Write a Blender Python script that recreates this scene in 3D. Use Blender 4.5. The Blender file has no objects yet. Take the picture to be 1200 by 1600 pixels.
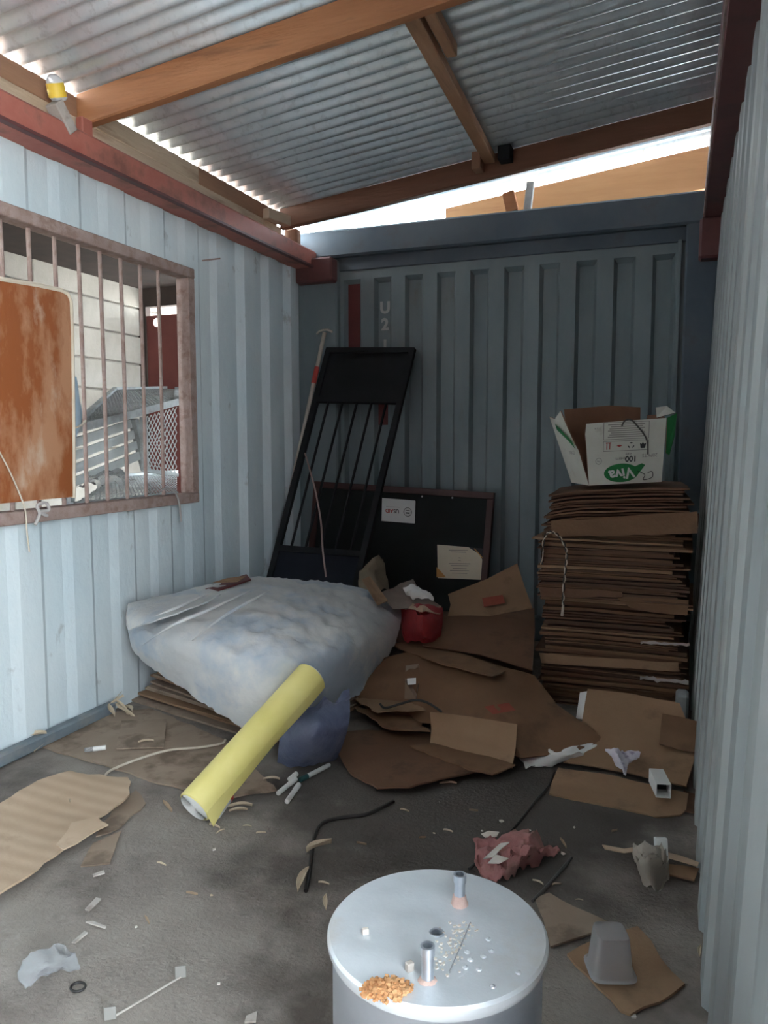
import bpy, bmesh, math, random
from mathutils import Vector, Matrix, noise
random.seed(7)
R = math.radians
S = bpy.context.scene
COL = S.collection

# ------------------------------------------------------------------ camera
F = 1200.0; PITCH = R(5.24); YAW = R(21.0); H = 1.2      # focal length in pixels of the 1200x1600 frame
cam_d = bpy.data.cameras.new('camera')
cam_d.sensor_fit = 'VERTICAL'; cam_d.sensor_height = 32.0; cam_d.lens = F / 1600 * 32.0
cam_d.clip_start = 0.02; cam_d.clip_end = 300
cam = bpy.data.objects.new('camera', cam_d); COL.objects.link(cam)
cam.location = (0, 0, H); cam.rotation_euler = (R(90) - PITCH, 0, YAW)
S.camera = cam

# ------------------------------------------------------------------ sky, daylight, exposure
W = bpy.data.worlds.new('world'); S.world = W; W.use_nodes = True
bg = W.node_tree.nodes['Background']
bg.inputs['Color'].default_value = (0.80, 0.91, 1.0, 1); bg.inputs['Strength'].default_value = 6.0
sun_d = bpy.data.lights.new('sun', 'SUN'); sun_d.energy = 14.0; sun_d.angle = R(4); sun_d.color = (1, .95, .87)
sun = bpy.data.objects.new('sun', sun_d); COL.objects.link(sun)
sun.rotation_euler = (R(25), R(7), 0)
def portal(name, loc, rot, sx, sy):                       # guides sky sampling through an opening; gives off no light itself
    d = bpy.data.lights.new(name, 'AREA'); d.shape = 'RECTANGLE'; d.size = sx; d.size_y = sy
    d.cycles.is_portal = True
    o = bpy.data.objects.new(name, d); COL.objects.link(o); o.location = loc; o.rotation_euler = rot
portal('doorway_portal', (1.05, -0.30, 1.45), (0, R(90), 0), 3.0, 1.8)
portal('gable_portal', (-1.1, 4.9, 2.7), (R(-90), 0, 0), 2.6, 0.5)
portal('side_room_portal', (-2.58, -0.2, 1.2), (R(90), 0, 0), .36, 2.5)
S.view_settings.view_transform = 'Standard'; S.view_settings.look = 'None'
S.view_settings.exposure = 2.05; S.view_settings.gamma = 1; S.view_settings.use_curve_mapping = False

# ------------------------------------------------------------------ measuring helpers (photo pixel -> point on a known plane)
def ray(px, py):
    dx = (px - 600) / F; dz = -(py - 800) / F
    f = math.cos(PITCH) + dz * math.sin(PITCH); u = -math.sin(PITCH) + dz * math.cos(PITCH)
    return (-math.sin(YAW) * f + math.cos(YAW) * dx, math.cos(YAW) * f + math.sin(YAW) * dx, u)
def PZ(px, py, z=0.0):
    x, y, u = ray(px, py); t = (z - H) / u; return Vector((x * t, y * t, z))
def PX(px, py, X):
    x, y, u = ray(px, py); t = X / x; return Vector((X, y * t, H + u * t))
def PY(px, py, Y):
    x, y, u = ray(px, py); t = Y / y; return Vector((x * t, Y, H + u * t))

# ------------------------------------------------------------------ materials
def mat(name, c1, c2=None, scale=5, rough=.7, metal=0., bump=0., bscale=40, detail=6, stain=None, sscale=3, samt=.5,
        stretch=(1, 1, 1), alpha=None, trans=0., ior=1.45, wave=None, spec=.5, low=.35, high=.65, slow=.5, bdist=.01):
    m = bpy.data.materials.new(name); m.use_nodes = True
    nt = m.node_tree; n = nt.nodes; L = nt.links; b = n['Principled BSDF']
    b.inputs['Roughness'].default_value = rough; b.inputs['Metallic'].default_value = metal
    b.inputs['Specular IOR Level'].default_value = spec
    if trans: b.inputs['Transmission Weight'].default_value = trans; b.inputs['IOR'].default_value = ior
    if alpha is not None: b.inputs['Alpha'].default_value = alpha
    tc = n.new('ShaderNodeTexCoord'); mp = n.new('ShaderNodeMapping'); mp.inputs['Scale'].default_value = stretch
    L.new(tc.outputs['Object'], mp.inputs['Vector'])
    def noi(sc, det=detail):
        t = n.new('ShaderNodeTexNoise'); t.inputs['Scale'].default_value = sc; t.inputs['Detail'].default_value = det
        t.inputs['Roughness'].default_value = .62
        L.new(mp.outputs['Vector'], t.inputs['Vector']); return t
    def ramp(t, a, bb):
        r = n.new('ShaderNodeMapRange'); r.inputs['From Min'].default_value = a; r.inputs['From Max'].default_value = bb
        L.new(t.outputs['Fac'], r.inputs['Value']); return r
    def mix(fac, A, B):
        x = n.new('ShaderNodeMix'); x.data_type = 'RGBA'
        L.new(fac, x.inputs[0])
        for i, v in ((6, A), (7, B)):
            if hasattr(v, 'is_output'): L.new(v, x.inputs[i])
            else: x.inputs[i].default_value = (*v, 1)
        return x.outputs[2]
    col = None
    if c2: col = mix(ramp(noi(scale), low, high).outputs[0], c1, c2)
    if stain:
        r = ramp(noi(sscale, 9), slow, slow + .12)
        mu = n.new('ShaderNodeMath'); mu.operation = 'MULTIPLY'; mu.inputs[1].default_value = samt
        L.new(r.outputs[0], mu.inputs[0])
        col = mix(mu.outputs[0], col if col else c1, stain)
    if wave:
        w = n.new('ShaderNodeTexWave'); w.inputs['Scale'].default_value = wave[0]; w.inputs['Distortion'].default_value = wave[1]
        w.bands_direction = wave[2]; w.inputs['Detail'].default_value = 3; w.inputs['Detail Scale'].default_value = wave[3]
        L.new(mp.outputs['Vector'], w.inputs['Vector'])
        mu = n.new('ShaderNodeMath'); mu.operation = 'MULTIPLY'; mu.inputs[1].default_value = wave[4]
        L.new(w.outputs['Fac'], mu.inputs[0]); col = mix(mu.outputs[0], col if col else c1, wave[5])
    if col: L.new(col, b.inputs['Base Color'])
    else: b.inputs['Base Color'].default_value = (*c1, 1)
    if bump:
        bp = n.new('ShaderNodeBump'); bp.inputs['Strength'].default_value = bump; bp.inputs['Distance'].default_value = bdist
        L.new(noi(bscale, 8).outputs['Fac'], bp.inputs['Height']); L.new(bp.outputs['Normal'], b.inputs['Normal'])
    return m

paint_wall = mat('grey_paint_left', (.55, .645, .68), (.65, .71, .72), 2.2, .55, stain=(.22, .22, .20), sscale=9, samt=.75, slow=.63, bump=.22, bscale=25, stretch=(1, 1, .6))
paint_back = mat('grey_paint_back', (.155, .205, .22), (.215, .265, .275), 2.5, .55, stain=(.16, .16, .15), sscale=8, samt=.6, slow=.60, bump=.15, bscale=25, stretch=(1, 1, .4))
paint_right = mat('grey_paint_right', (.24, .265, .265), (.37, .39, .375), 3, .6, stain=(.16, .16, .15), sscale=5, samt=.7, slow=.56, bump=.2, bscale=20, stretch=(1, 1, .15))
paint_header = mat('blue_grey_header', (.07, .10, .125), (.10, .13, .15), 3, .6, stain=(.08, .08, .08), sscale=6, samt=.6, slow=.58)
red_oxide = mat('red_oxide_steel', (.38, .11, .08), (.48, .18, .135), 5, .6, stain=(.16, .07, .05), sscale=5, samt=.7, slow=.52, bump=.15)
red_dark = mat('maroon_steel', (.11, .035, .035), (.15, .055, .05), 5, .55, stain=(.06, .03, .03), sscale=5, samt=.6)
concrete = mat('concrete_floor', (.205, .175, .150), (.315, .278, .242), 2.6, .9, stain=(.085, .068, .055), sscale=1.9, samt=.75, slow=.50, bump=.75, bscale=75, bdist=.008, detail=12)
def add_shade_stain(m, centre, size, col, amount):
    """one irregular oily stain that also paints shade into a floor material"""
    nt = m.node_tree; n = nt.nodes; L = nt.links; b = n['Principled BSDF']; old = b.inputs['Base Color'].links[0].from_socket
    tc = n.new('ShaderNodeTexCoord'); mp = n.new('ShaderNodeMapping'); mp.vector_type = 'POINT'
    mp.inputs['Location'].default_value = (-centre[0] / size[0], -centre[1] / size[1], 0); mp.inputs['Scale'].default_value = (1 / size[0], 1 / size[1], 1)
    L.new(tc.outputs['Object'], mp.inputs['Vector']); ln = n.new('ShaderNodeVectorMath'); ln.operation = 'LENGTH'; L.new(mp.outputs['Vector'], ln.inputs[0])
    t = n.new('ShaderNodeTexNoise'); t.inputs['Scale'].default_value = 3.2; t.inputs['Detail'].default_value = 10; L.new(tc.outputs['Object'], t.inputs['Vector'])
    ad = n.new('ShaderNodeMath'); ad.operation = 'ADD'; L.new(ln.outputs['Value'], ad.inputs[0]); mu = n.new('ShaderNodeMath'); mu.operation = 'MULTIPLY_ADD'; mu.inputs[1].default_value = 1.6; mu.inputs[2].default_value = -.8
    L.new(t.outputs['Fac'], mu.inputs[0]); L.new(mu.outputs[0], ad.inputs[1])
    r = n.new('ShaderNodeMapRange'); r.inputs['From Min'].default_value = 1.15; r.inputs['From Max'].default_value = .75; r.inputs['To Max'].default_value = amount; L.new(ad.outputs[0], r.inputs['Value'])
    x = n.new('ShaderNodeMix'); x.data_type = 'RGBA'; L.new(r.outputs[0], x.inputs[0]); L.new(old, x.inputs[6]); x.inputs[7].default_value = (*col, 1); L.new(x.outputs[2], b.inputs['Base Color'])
add_shade_stain(concrete, (-.62, 2.45), (.75, .75), (.05, .042, .036), .8)  # oil stain that also paints the shaded middle of the floor darker
galv = mat('galvanised_iron', (.66, .76, .81), (.80, .87, .91), 8, .28, .62, stain=(.40, .45, .47), sscale=26, samt=.4, slow=.54, bump=.08, bscale=30)
WOODW = (1.3, 5, 'Y', 1.2, .35, (.22, .085, .03))
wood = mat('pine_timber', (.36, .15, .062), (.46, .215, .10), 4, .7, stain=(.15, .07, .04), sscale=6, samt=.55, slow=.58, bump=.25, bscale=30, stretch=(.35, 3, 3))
wood_y = mat('pine_batten', (.34, .175, .09), (.44, .25, .14), 4, .7, stain=(.17, .085, .05), sscale=6, samt=.5, slow=.58, bump=.25, bscale=30, stretch=(3, .35, 3))
wood_pale = mat('weathered_plate_timber', (.50, .38, .27), (.60, .48, .35), 4, .8, stain=(.28, .18, .11), sscale=5, samt=.6, slow=.54, bump=.3, bscale=25, stretch=(3, .4, 3))
wood_dark = mat('brown_plate_timber', (.28, .15, .09), (.36, .20, .12), 4, .8, bump=.25, bscale=25, stretch=(3, .4, 3))
wood_grey = mat('grey_prop_wood', (.40, .36, .32), (.50, .45, .40), 9, .85, stain=(.2, .16, .13), sscale=12, samt=.6, bump=.3)
rust = mat('rusty_window_iron', (.31, .215, .185), (.40, .30, .265), 14, .75, stain=(.22, .13, .10), sscale=20, samt=.6, bump=.35, bscale=120)
plywood = mat('smeared_brown_board', (.29, .085, .024), (.44, .22, .12), 5.5, .6, detail=12, low=.44, high=.57, stain=(.55, .42, .32), sscale=7, samt=.7, slow=.57, bump=.15, bscale=20, stretch=(1, 1.2, .55))
cream = mat('cream_edge', (.70, .62, .50), (.60, .50, .38), 9, .8)
def card(name, a, b, st=(.10, .06, .035), amt=.5, **k):
    return mat(name, a, b, 3.5, .85, stain=st, sscale=k.pop('sscale', 5), samt=amt, slow=k.pop('slow', .56), bump=.12, bscale=60, **k)
card_a = card('brown_card', (.155, .083, .042), (.195, .107, .056), st=(.06,.036,.022))
card_b = card('tan_card', (.25, .152, .085), (.30, .187, .108), st=(.10,.06,.035))
card_c = card('red_brown_card', (.12, .06, .032), (.155, .08, .043), st=(.05,.03,.02), amt=.6)
card_pale = card('pale_card', (.44, .32, .215), (.51, .38, .27), st=(.33, .21, .13), amt=.55, slow=.60)
card_dirty = card('dirty_card', (.27, .20, .145), (.335, .255, .19), st=(.12, .08, .053), amt=.75, slow=.50)
card_fl = card('fluted_card', (.42, .30, .20), (.49, .36, .25), st=(.20, .125, .08), amt=.5, slow=.62, wave=(5.5, .6, 'Y', .5, .25, (.24, .155, .095)))
tarp_m = mat('grey_white_tarp', (.50, .51, .51), (.64, .63, .60), 3, .7, stain=(.30, .40, .51), sscale=2.6, samt=.62, slow=.49, bump=.35, bscale=22)
blue_plastic = mat('blue_plastic_film', (.085, .10, .17), (.15, .17, .24), 9, .4, bump=.5, bscale=35)
yellow = mat('yellow_vinyl', (.74, .64, .20), (.80, .70, .27), 4, .5, stain=(.45, .33, .10), sscale=9, samt=.4, slow=.66)
white_m = mat('dirty_white_paper', (.74, .74, .71), (.65, .64, .60), 6, .7)
black_steel = mat('black_steel', (.008, .009, .010), (.013, .014, .016), 6, .75, spec=.25)
navy_steel = mat('navy_steel', (.008, .010, .017), (.012, .015, .023), 6, .75, spec=.25)
black_board = mat('black_board_surface', (.008, .011, .011), (.012, .016, .016), 5, .7, spec=.25)
board_frame = mat('dark_red_frame', (.045, .014, .012), (.06, .02, .016), 6, .55)
alu = mat('brushed_tank_metal', (.64, .68, .71), (.73, .76, .78), 4, .42, .35, stain=(.62, .58, .53), sscale=3, samt=.75, slow=.48, bump=.22, bscale=14)
alu_side = mat('tank_side_metal', (.50, .54, .60), (.60, .64, .70), 4, .4, .85, bump=.15, bscale=12)
pink_weld = mat('pink_sealant', (.66, .48, .42), (.58, .40, .34), 30, .9, bump=.4, bscale=90)
crumb = mat('orange_crumbs', (.46, .20, .075), (.60, .34, .16), 60, .9)
leaf_m = mat('dry_leaf', (.50, .40, .28), (.60, .50, .36), 20, .8)
leaf_d = mat('dark_dry_leaf', (.30, .21, .14), (.40, .30, .20), 20, .8)
scrap_m = mat('paper_scrap_white', (.66, .60, .52), (.72, .68, .62), 20, .85)
pink_cloth = mat('pink_rag', (.30, .12, .115), (.42, .20, .18), 9, .9, stain=(.22, .15, .12), sscale=8, samt=.6, bump=.4, bscale=60)
red_cloth = mat('red_sack', (.30, .022, .025), (.22, .018, .022), 14, .55, bump=.3, bscale=30)
cable_m = mat('black_cable', (.018, .016, .015), rough=.6)
rope_m = mat('pale_rope', (.62, .55, .45), (.50, .43, .34), 40, .9)
black_mat = mat('black_print', (.03, .03, .035), rough=.7)
print_red = mat('red_print', (.42, .05, .04), rough=.7)
print_red_card = mat('faded_red_print', (.24, .045, .028), (.28, .07, .04), 9, .8)
green_m = mat('green_print', (.018, .19, .05), (.022, .23, .065), 6, .55)
white_card = mat('white_carton', (.70, .70, .62), (.62, .61, .53), 5, .6, stain=(.42, .38, .30), sscale=8, samt=.5, slow=.58)
inner_card = mat('carton_inside', (.20, .10, .06), (.25, .13, .075), 5, .85)
letter_m = mat('faded_letter_paint', (.46, .48, .47), rough=.7)
patch_red = mat('dark_red_paint', (.115, .022, .022), (.15, .03, .028), 5, .6)
clear_plastic = mat('clear_plastic', (.80, .82, .84), rough=.25, trans=.75, ior=1.2)
milky = mat('milky_plastic', (.64, .64, .66), rough=.35, trans=.7, ior=1.2)
foil = mat('clear_shiny_film', (.80, .82, .84), rough=.15, trans=.85, ior=1.2, bump=.5, bscale=40)
block_m = mat('cement_block', (.40, .36, .30), (.48, .44, .38), 6, .9, stain=(.22, .19, .16), sscale=3, samt=.5, bump=.3, bscale=60)
mortar_m = mat('mortar', (.33, .30, .26), (.40, .36, .31), 20, .95)
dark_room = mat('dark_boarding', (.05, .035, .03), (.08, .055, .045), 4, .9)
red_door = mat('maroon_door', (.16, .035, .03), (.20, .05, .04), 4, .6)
zinc = mat('grey_rack_steel', (.34, .36, .36), (.46, .48, .48), 10, .6, .3, stain=(.22, .21, .19), sscale=9, samt=.6)
slat_m = mat('pale_grey_slats', (.52, .54, .53), (.60, .62, .60), 8, .6)
earth = mat('outdoor_ground', (.48, .475, .465), (.56, .555, .545), .8, .95)
pole_m = mat('dusty_pole_wood', (.40, .36, .30), (.48, .44, .38), 12, .8, stretch=(4, 4, .5))
baseb = mat('blue_grey_base_rail', (.11, .14, .165), (.17, .20, .22), 6, .6, stain=(.25, .24, .22), sscale=9, samt=.5)
gold_m = mat('ochre_print', (.50, .26, .07), rough=.7)
cert_m = mat('cream_certificate', (.66, .60, .46), (.70, .64, .50), 3, .7)
sticker_m = mat('white_sticker', (.72, .74, .72), rough=.6)
grey_print = mat('grey_print', (.24, .23, .21), rough=.8)
bottle_yellow = mat('yellow_label', (.80, .52, .03), (.86, .60, .08), 10, .5)

# ------------------------------------------------------------------ mesh builder
class MB:
    def __init__(s): s.v = []; s.f = []; s.mi = []
    def add(s, vs, fs, mi=0):
        k = len(s.v); s.v += [Vector(p) for p in vs]; s.f += [tuple(i + k for i in f) for f in fs]; s.mi += [mi] * len(fs); return s
    def box(s, c, d, rot=None, mi=0, bev=0.0):
        c = Vector(c); hx, hy, hz = d[0] / 2, d[1] / 2, d[2] / 2
        M_ = rot.to_matrix() if hasattr(rot, 'to_matrix') else (rot if rot is not None else Matrix.Identity(3))
        if bev:
            bm = bmesh.new(); bmesh.ops.create_cube(bm, size=1)
            for v in bm.verts: v.co = Vector((v.co.x * d[0], v.co.y * d[1], v.co.z * d[2]))
            bmesh.ops.bevel(bm, geom=bm.edges[:], offset=bev, segments=1, affect='EDGES', profile=.5)
            bm.verts.ensure_lookup_table()
            vs = [c + M_ @ v.co for v in bm.verts]; fs = [[v.index for v in f.verts] for f in bm.faces]; bm.free()
            return s.add(vs, fs, mi)
        vs = [c + M_ @ Vector((x * hx, y * hy, z * hz)) for x in (-1, 1) for y in (-1, 1) for z in (-1, 1)]
        return s.add(vs, [(0, 1, 3, 2), (4, 6, 7, 5), (0, 4, 5, 1), (2, 3, 7, 6), (0, 2, 6, 4), (1, 5, 7, 3)], mi)
    def beam(s, a, b, w, h, up=(0, 0, 1), mi=0, bev=0.0):
        """box from a to b (centre line), width w sideways, height h along up"""
        a = Vector(a); b = Vector(b); x = (b - a).normalized(); y = Vector(up).cross(x).normalized(); z = x.cross(y)
        return s.box((a + b) / 2, ((b - a).length, w, h), Matrix((x, y, z)).transposed(), mi, bev)
    def tube(s, pts, r, seg=8, mi=0, cap=True):
        pts = [Vector(p) for p in pts]; rr = r if isinstance(r, (list, tuple)) else [r] * len(pts); vs = []; fs = []
        t0 = (pts[1] - pts[0]).normalized(); up = Vector((0, 0, 1)) if abs(t0.z) < .9 else Vector((1, 0, 0))
        nx = t0.cross(up).normalized()
        for i, p in enumerate(pts):
            t = (pts[min(i + 1, len(pts) - 1)] - pts[max(i - 1, 0)]).normalized()
            nx = (nx - t * nx.dot(t)).normalized(); ny = t.cross(nx)
            for k in range(seg):
                a = 2 * math.pi * k / seg; vs.append(p + (nx * math.cos(a) + ny * math.sin(a)) * rr[i])
        for i in range(len(pts) - 1):
            for k in range(seg):
                q = (k + 1) % seg; fs.append((i * seg + k, i * seg + q, (i + 1) * seg + q, (i + 1) * seg + k))
        if cap: fs += [tuple(range(seg - 1, -1, -1)), tuple(range((len(pts) - 1) * seg, len(pts) * seg))]
        return s.add(vs, fs, mi)
    def lathe(s, prof, o=(0, 0, 0), seg=48, mi=0, ax=None, capb=False, capt=False):
        o = Vector(o); M_ = ax or Matrix.Identity(3); vs = []; fs = []
        for r, z in prof:
            for k in range(seg):
                a = 2 * math.pi * k / seg; vs.append(o + M_ @ Vector((r * math.cos(a), r * math.sin(a), z)))
        for i in range(len(prof) - 1):
            for k in range(seg):
                q = (k + 1) % seg; fs.append((i * seg + k, i * seg + q, (i + 1) * seg + q, (i + 1) * seg + k))
        if capb: fs.append(tuple(range(seg - 1, -1, -1)))
        if capt: fs.append(tuple(range((len(prof) - 1) * seg, len(prof) * seg)))
        return s.add(vs, fs, mi)
    def grid(s, rows, thick=0.0, mi=0, closed=True):
        """rows: R lists of C points; optional thickness downwards along the local normal"""
        r = len(rows); c = len(rows[0]); top = [Vector(p) for row in rows for p in row]
        fs = [(i * c + j, i * c + j + 1, (i + 1) * c + j + 1, (i + 1) * c + j) for i in range(r - 1) for j in range(c - 1)]
        if not thick: return s.add(top, fs, mi)
        nr = []
        for i in range(r):
            for j in range(c):
                a = top[min(i + 1, r - 1) * c + j] - top[max(i - 1, 0) * c + j]; b = top[i * c + min(j + 1, c - 1)] - top[i * c + max(j - 1, 0)]
                nn = a.cross(b); nr.append(nn.normalized() if nn.length > 1e-9 else Vector((0, 0, 1)))
        if sum(n_.z for n_ in nr) < 0: nr = [-x for x in nr]
        bot = [p - n_ * thick for p, n_ in zip(top, nr)]; k = len(top)
        f2 = [tuple(k + i for i in reversed(f)) for f in fs]
        rim = [(0 * c + j, 0 * c + j + 1) for j in range(c - 1)] + [(i * c + c - 1, (i + 1) * c + c - 1) for i in range(r - 1)] + \
              [((r - 1) * c + j + 1, (r - 1) * c + j) for j in range(c - 1)] + [((i + 1) * c, i * c) for i in range(r - 1)]
        f3 = [(b, a, a + k, b + k) for a, b in rim]
        return s.add(top + bot, fs + f2 + f3, mi)
    def slab(s, pts, thick, mi=0):
        pts = [Vector(p) for p in pts]; n_ = Vector((0, 0, 0))
        for i, p in enumerate(pts):
            q = pts[(i + 1) % len(pts)]; n_ += Vector(((p.y - q.y) * (p.z + q.z), (p.z - q.z) * (p.x + q.x), (p.x - q.x) * (p.y + q.y)))
        n_.normalize()
        if n_.z < -1e-6: pts.reverse(); n_ = -n_
        k = len(pts); vs = pts + [p - n_ * thick for p in pts]
        fs = [tuple(range(k)), tuple(range(2 * k - 1, k - 1, -1))] + [(i, i + k, (i + 1) % k + k, (i + 1) % k) for i in range(k)]
        return s.add(vs, fs, mi)
    def mesh(s, name, mats, origin=(0, 0, 0), smooth=False):
        o = Vector(origin); me = bpy.data.meshes.new(name)
        me.from_pydata([tuple(p - o) for p in s.v], [], s.f)
        for m in (mats if isinstance(mats, (list, tuple)) else [mats]): me.materials.append(m)
        me.polygons.foreach_set('material_index', s.mi)
        bm = bmesh.new(); bm.from_mesh(me); bmesh.ops.recalc_face_normals(bm, faces=bm.faces[:]); bm.to_mesh(me); bm.free()
        if smooth:
            me.polygons.foreach_set('use_smooth', [True] * len(me.polygons))
            try: me.set_sharp_from_angle(angle=R(42))
            except Exception: pass
        me.update(); return me
    def build(s, name, mats, parent=None, smooth=False, origin=None):
        if parent is not None: o = WL[parent.name]
        elif origin is not None: o = Vector(origin)
        else:
            xs = [p.x for p in s.v]; ys = [p.y for p in s.v]; zs = [p.z for p in s.v]
            o = Vector(((min(xs) + max(xs)) / 2, (min(ys) + max(ys)) / 2, min(zs)))
        ob = bpy.data.objects.new(name, s.mesh(name, mats, o, smooth)); COL.objects.link(ob)
        if parent is not None: ob.parent = parent
        else: ob.location = o
        WL[ob.name] = o
        return ob
WL = {}
def tag(o, label, cat, group=None, kind=None):
    o['label'] = label; o['category'] = cat
    if group: o['group'] = group
    if kind: o['kind'] = kind
    return o
def thing(name, loc, label=None, cat=None, group=None):
    o = bpy.data.objects.new(name, None); COL.objects.link(o); o.location = loc; o.empty_display_size = .05; WL[o.name] = Vector(loc)
    if label: tag(o, label, cat, group)
    return o
def struct(o, label=None):
    o['kind'] = 'structure'
    if label: o['label'] = label
    return o
def cp(o, parent, loc):                                    # copy of a part, moved by loc in the parent's space
    c = o.copy(); COL.objects.link(c); c.parent = parent; c.location = loc; return c
def lerp(a, b, t): return Vector(a) * (1 - t) + Vector(b) * t
def spline(pts, n=8):
    pts = [Vector(p) for p in pts]; out = []
    for i in range(len(pts) - 1):
        p0 = pts[max(i - 1, 0)]; p1 = pts[i]; p2 = pts[i + 1]; p3 = pts[min(i + 2, len(pts) - 1)]
        for k in range(n):
            t = k / n
            out.append(.5 * ((2 * p1) + (p2 - p0) * t + (2 * p0 - 5 * p1 + 4 * p2 - p3) * t * t + (3 * p1 - p0 - 3 * p2 + p3) * t ** 3))
    out.append(pts[-1]); return out
def surf(ctrl, nu=6, nv=6):
    rows = [spline(r, nu) for r in ctrl]; cols = [spline([r[j] for r in rows], nv) for j in range(len(rows[0]))]
    return [[cols[j][i] for j in range(len(cols))] for i in range(len(cols[0]))]
def surf_lin(ctrl, nu=6, nv=6):
    def li(pts, n): 
        out = [lerp(pts[i], pts[i + 1], k / n) for i in range(len(pts) - 1) for k in range(n)]; out.append(Vector(pts[-1])); return out
    rows = [li([Vector(p) for p in r], nu) for r in ctrl]; cols = [li([r[j] for r in rows], nv) for j in range(len(rows[0]))]
    return [[cols[j][i].copy() for j in range(len(cols))] for i in range(len(cols[0]))]
def rough_rows(rows, amp, sc, seed=0, ridged=False, axis=(0, 0, 1)):
    ax = Vector(axis)
    for r in rows:
        for p in r:
            q = p * sc + Vector((seed * 7.3, seed * 3.1, 0))
            d = noise.fractal(q, .9, 2.1, 4)
            if ridged: d = .5 - abs(d) * 1.6
            p += ax * d * amp + Vector((noise.noise(q + Vector((9, 0, 0))), noise.noise(q + Vector((0, 9, 0))), 0)) * amp * .35
    return rows
def jag(pts, step=.03, amp=.006, seed=1):
    rnd = random.Random(seed); out = []; pts = [Vector(p) for p in pts]
    for i, p in enumerate(pts):
        q = pts[(i + 1) % len(pts)]; d = q - p; n_ = max(1, int(d.length / step)); side = Vector((-d.y, d.x, 0)).normalized() if d.length else Vector()
        for k in range(n_):
            a = p + d * (k / n_)
            out.append(a if k == 0 else a + side * rnd.uniform(-amp, amp))
    return out
def clean(pts): return pts
def wavy_card(outline_px, z, thick, seed, name, material, parent=None, amp=.006, jagamp=.006, zfun=None, sub=2):
    """card lying roughly flat: outline from photo pixels on height z, jagged edge, gently warped"""
    P = [PZ(x, y, z if not isinstance(z, list) else z[i]) for i, (x, y) in enumerate(outline_px)]
    P = jag(P, .035, jagamp, seed)
    bm = bmesh.new(); vs = [bm.verts.new(p) for p in P]; f = bm.faces.new(vs)
    bmesh.ops.triangulate(bm, faces=[f], ngon_method='BEAUTY')
    bmesh.ops.subdivide_edges(bm, edges=[e for e in bm.edges if not e.is_boundary], cuts=sub, use_grid_fill=True)
    bmesh.ops.triangulate(bm, faces=bm.faces[:])
    for v in bm.verts:
        q = v.co * 3.2 + Vector((seed, 0, 0)); v.co.z += noise.noise(q) * amp
        if zfun: v.co.z += zfun(v.co)
    bmesh.ops.recalc_face_normals(bm, faces=bm.faces[:])
    if sum(f.normal.z for f in bm.faces) < 0: bmesh.ops.reverse_faces(bm, faces=bm.faces[:])
    top = bm.faces[:]; ret = bmesh.ops.extrude_face_region(bm, geom=top)
    for g in ret['geom']:
        if isinstance(g, bmesh.types.BMVert): g.co.z += thick
    bm.verts.index_update()
    mb = MB(); mb.add([v.co.copy() for v in bm.verts], [[v.index for v in f.verts] for f in bm.faces]); bm.free()
    return mb.build(name, material, parent, smooth=True)
def text(s, size, org, u, v, material, parent, name='lettering', bold=0.0, sx=1.0, align='CENTER'):
    """flat printed lettering: org = centre, u = reading direction, v = up of the letters"""
    cu = bpy.data.curves.new(name, 'FONT'); cu.body = s; cu.size = size; cu.align_x = align; cu.align_y = 'CENTER'; cu.offset = bold; cu.resolution_u = 3
    t = bpy.data.objects.new(name, cu); COL.objects.link(t); bpy.context.view_layer.update()
    me = bpy.data.meshes.new_from_object(t.evaluated_get(bpy.context.evaluated_depsgraph_get()))
    bpy.data.objects.remove(t); bpy.data.curves.remove(cu)
    u = Vector(u).normalized(); v = Vector(v).normalized(); o = Vector(org); pl = WL[parent.name]
    for p in me.vertices: p.co = o + u * p.co.x * sx + v * p.co.y - pl
    me.materials.clear(); me.materials.append(material)
    ob = bpy.data.objects.new(name, me); COL.objects.link(ob); ob.parent = parent; WL[ob.name] = pl
    return ob

# ================================================================== THE SETTING
XL = -2.33; YB = 4.60; YF = -1.2
g = MB().box((0, 5, -.16), (60, 60, .1)).build('ground', earth); struct(g)
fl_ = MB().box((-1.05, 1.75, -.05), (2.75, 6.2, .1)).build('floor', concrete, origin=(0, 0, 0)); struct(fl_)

def corr_profile(y0, y1, pitch, flat_out, slope, depth, start=0.0, slope2=None):
    """list of (distance, offset) of a trapezoid corrugation"""
    ks = [(0, 0), (flat_out, 0), (flat_out + slope, 1), (pitch - (slope2 or slope), 1)]
    pts = []; k = math.floor((y0 - start) / pitch) - 1
    allp = []
    while True:
        for a, o in ks: allp.append((start + k * pitch + a, o * depth))
        k += 1
        if start + k * pitch > y1 + pitch: break
    def at(y):
        for (a, oa), (b, ob) in zip(allp, allp[1:]):
            if a <= y <= b: return oa + (ob - oa) * ((y - a) / (b - a) if b > a else 0)
        return 0
    pts = [(y0, at(y0))] + [p for p in allp if y0 < p[0] < y1] + [(y1, at(y1))]
    return pts, at

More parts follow.
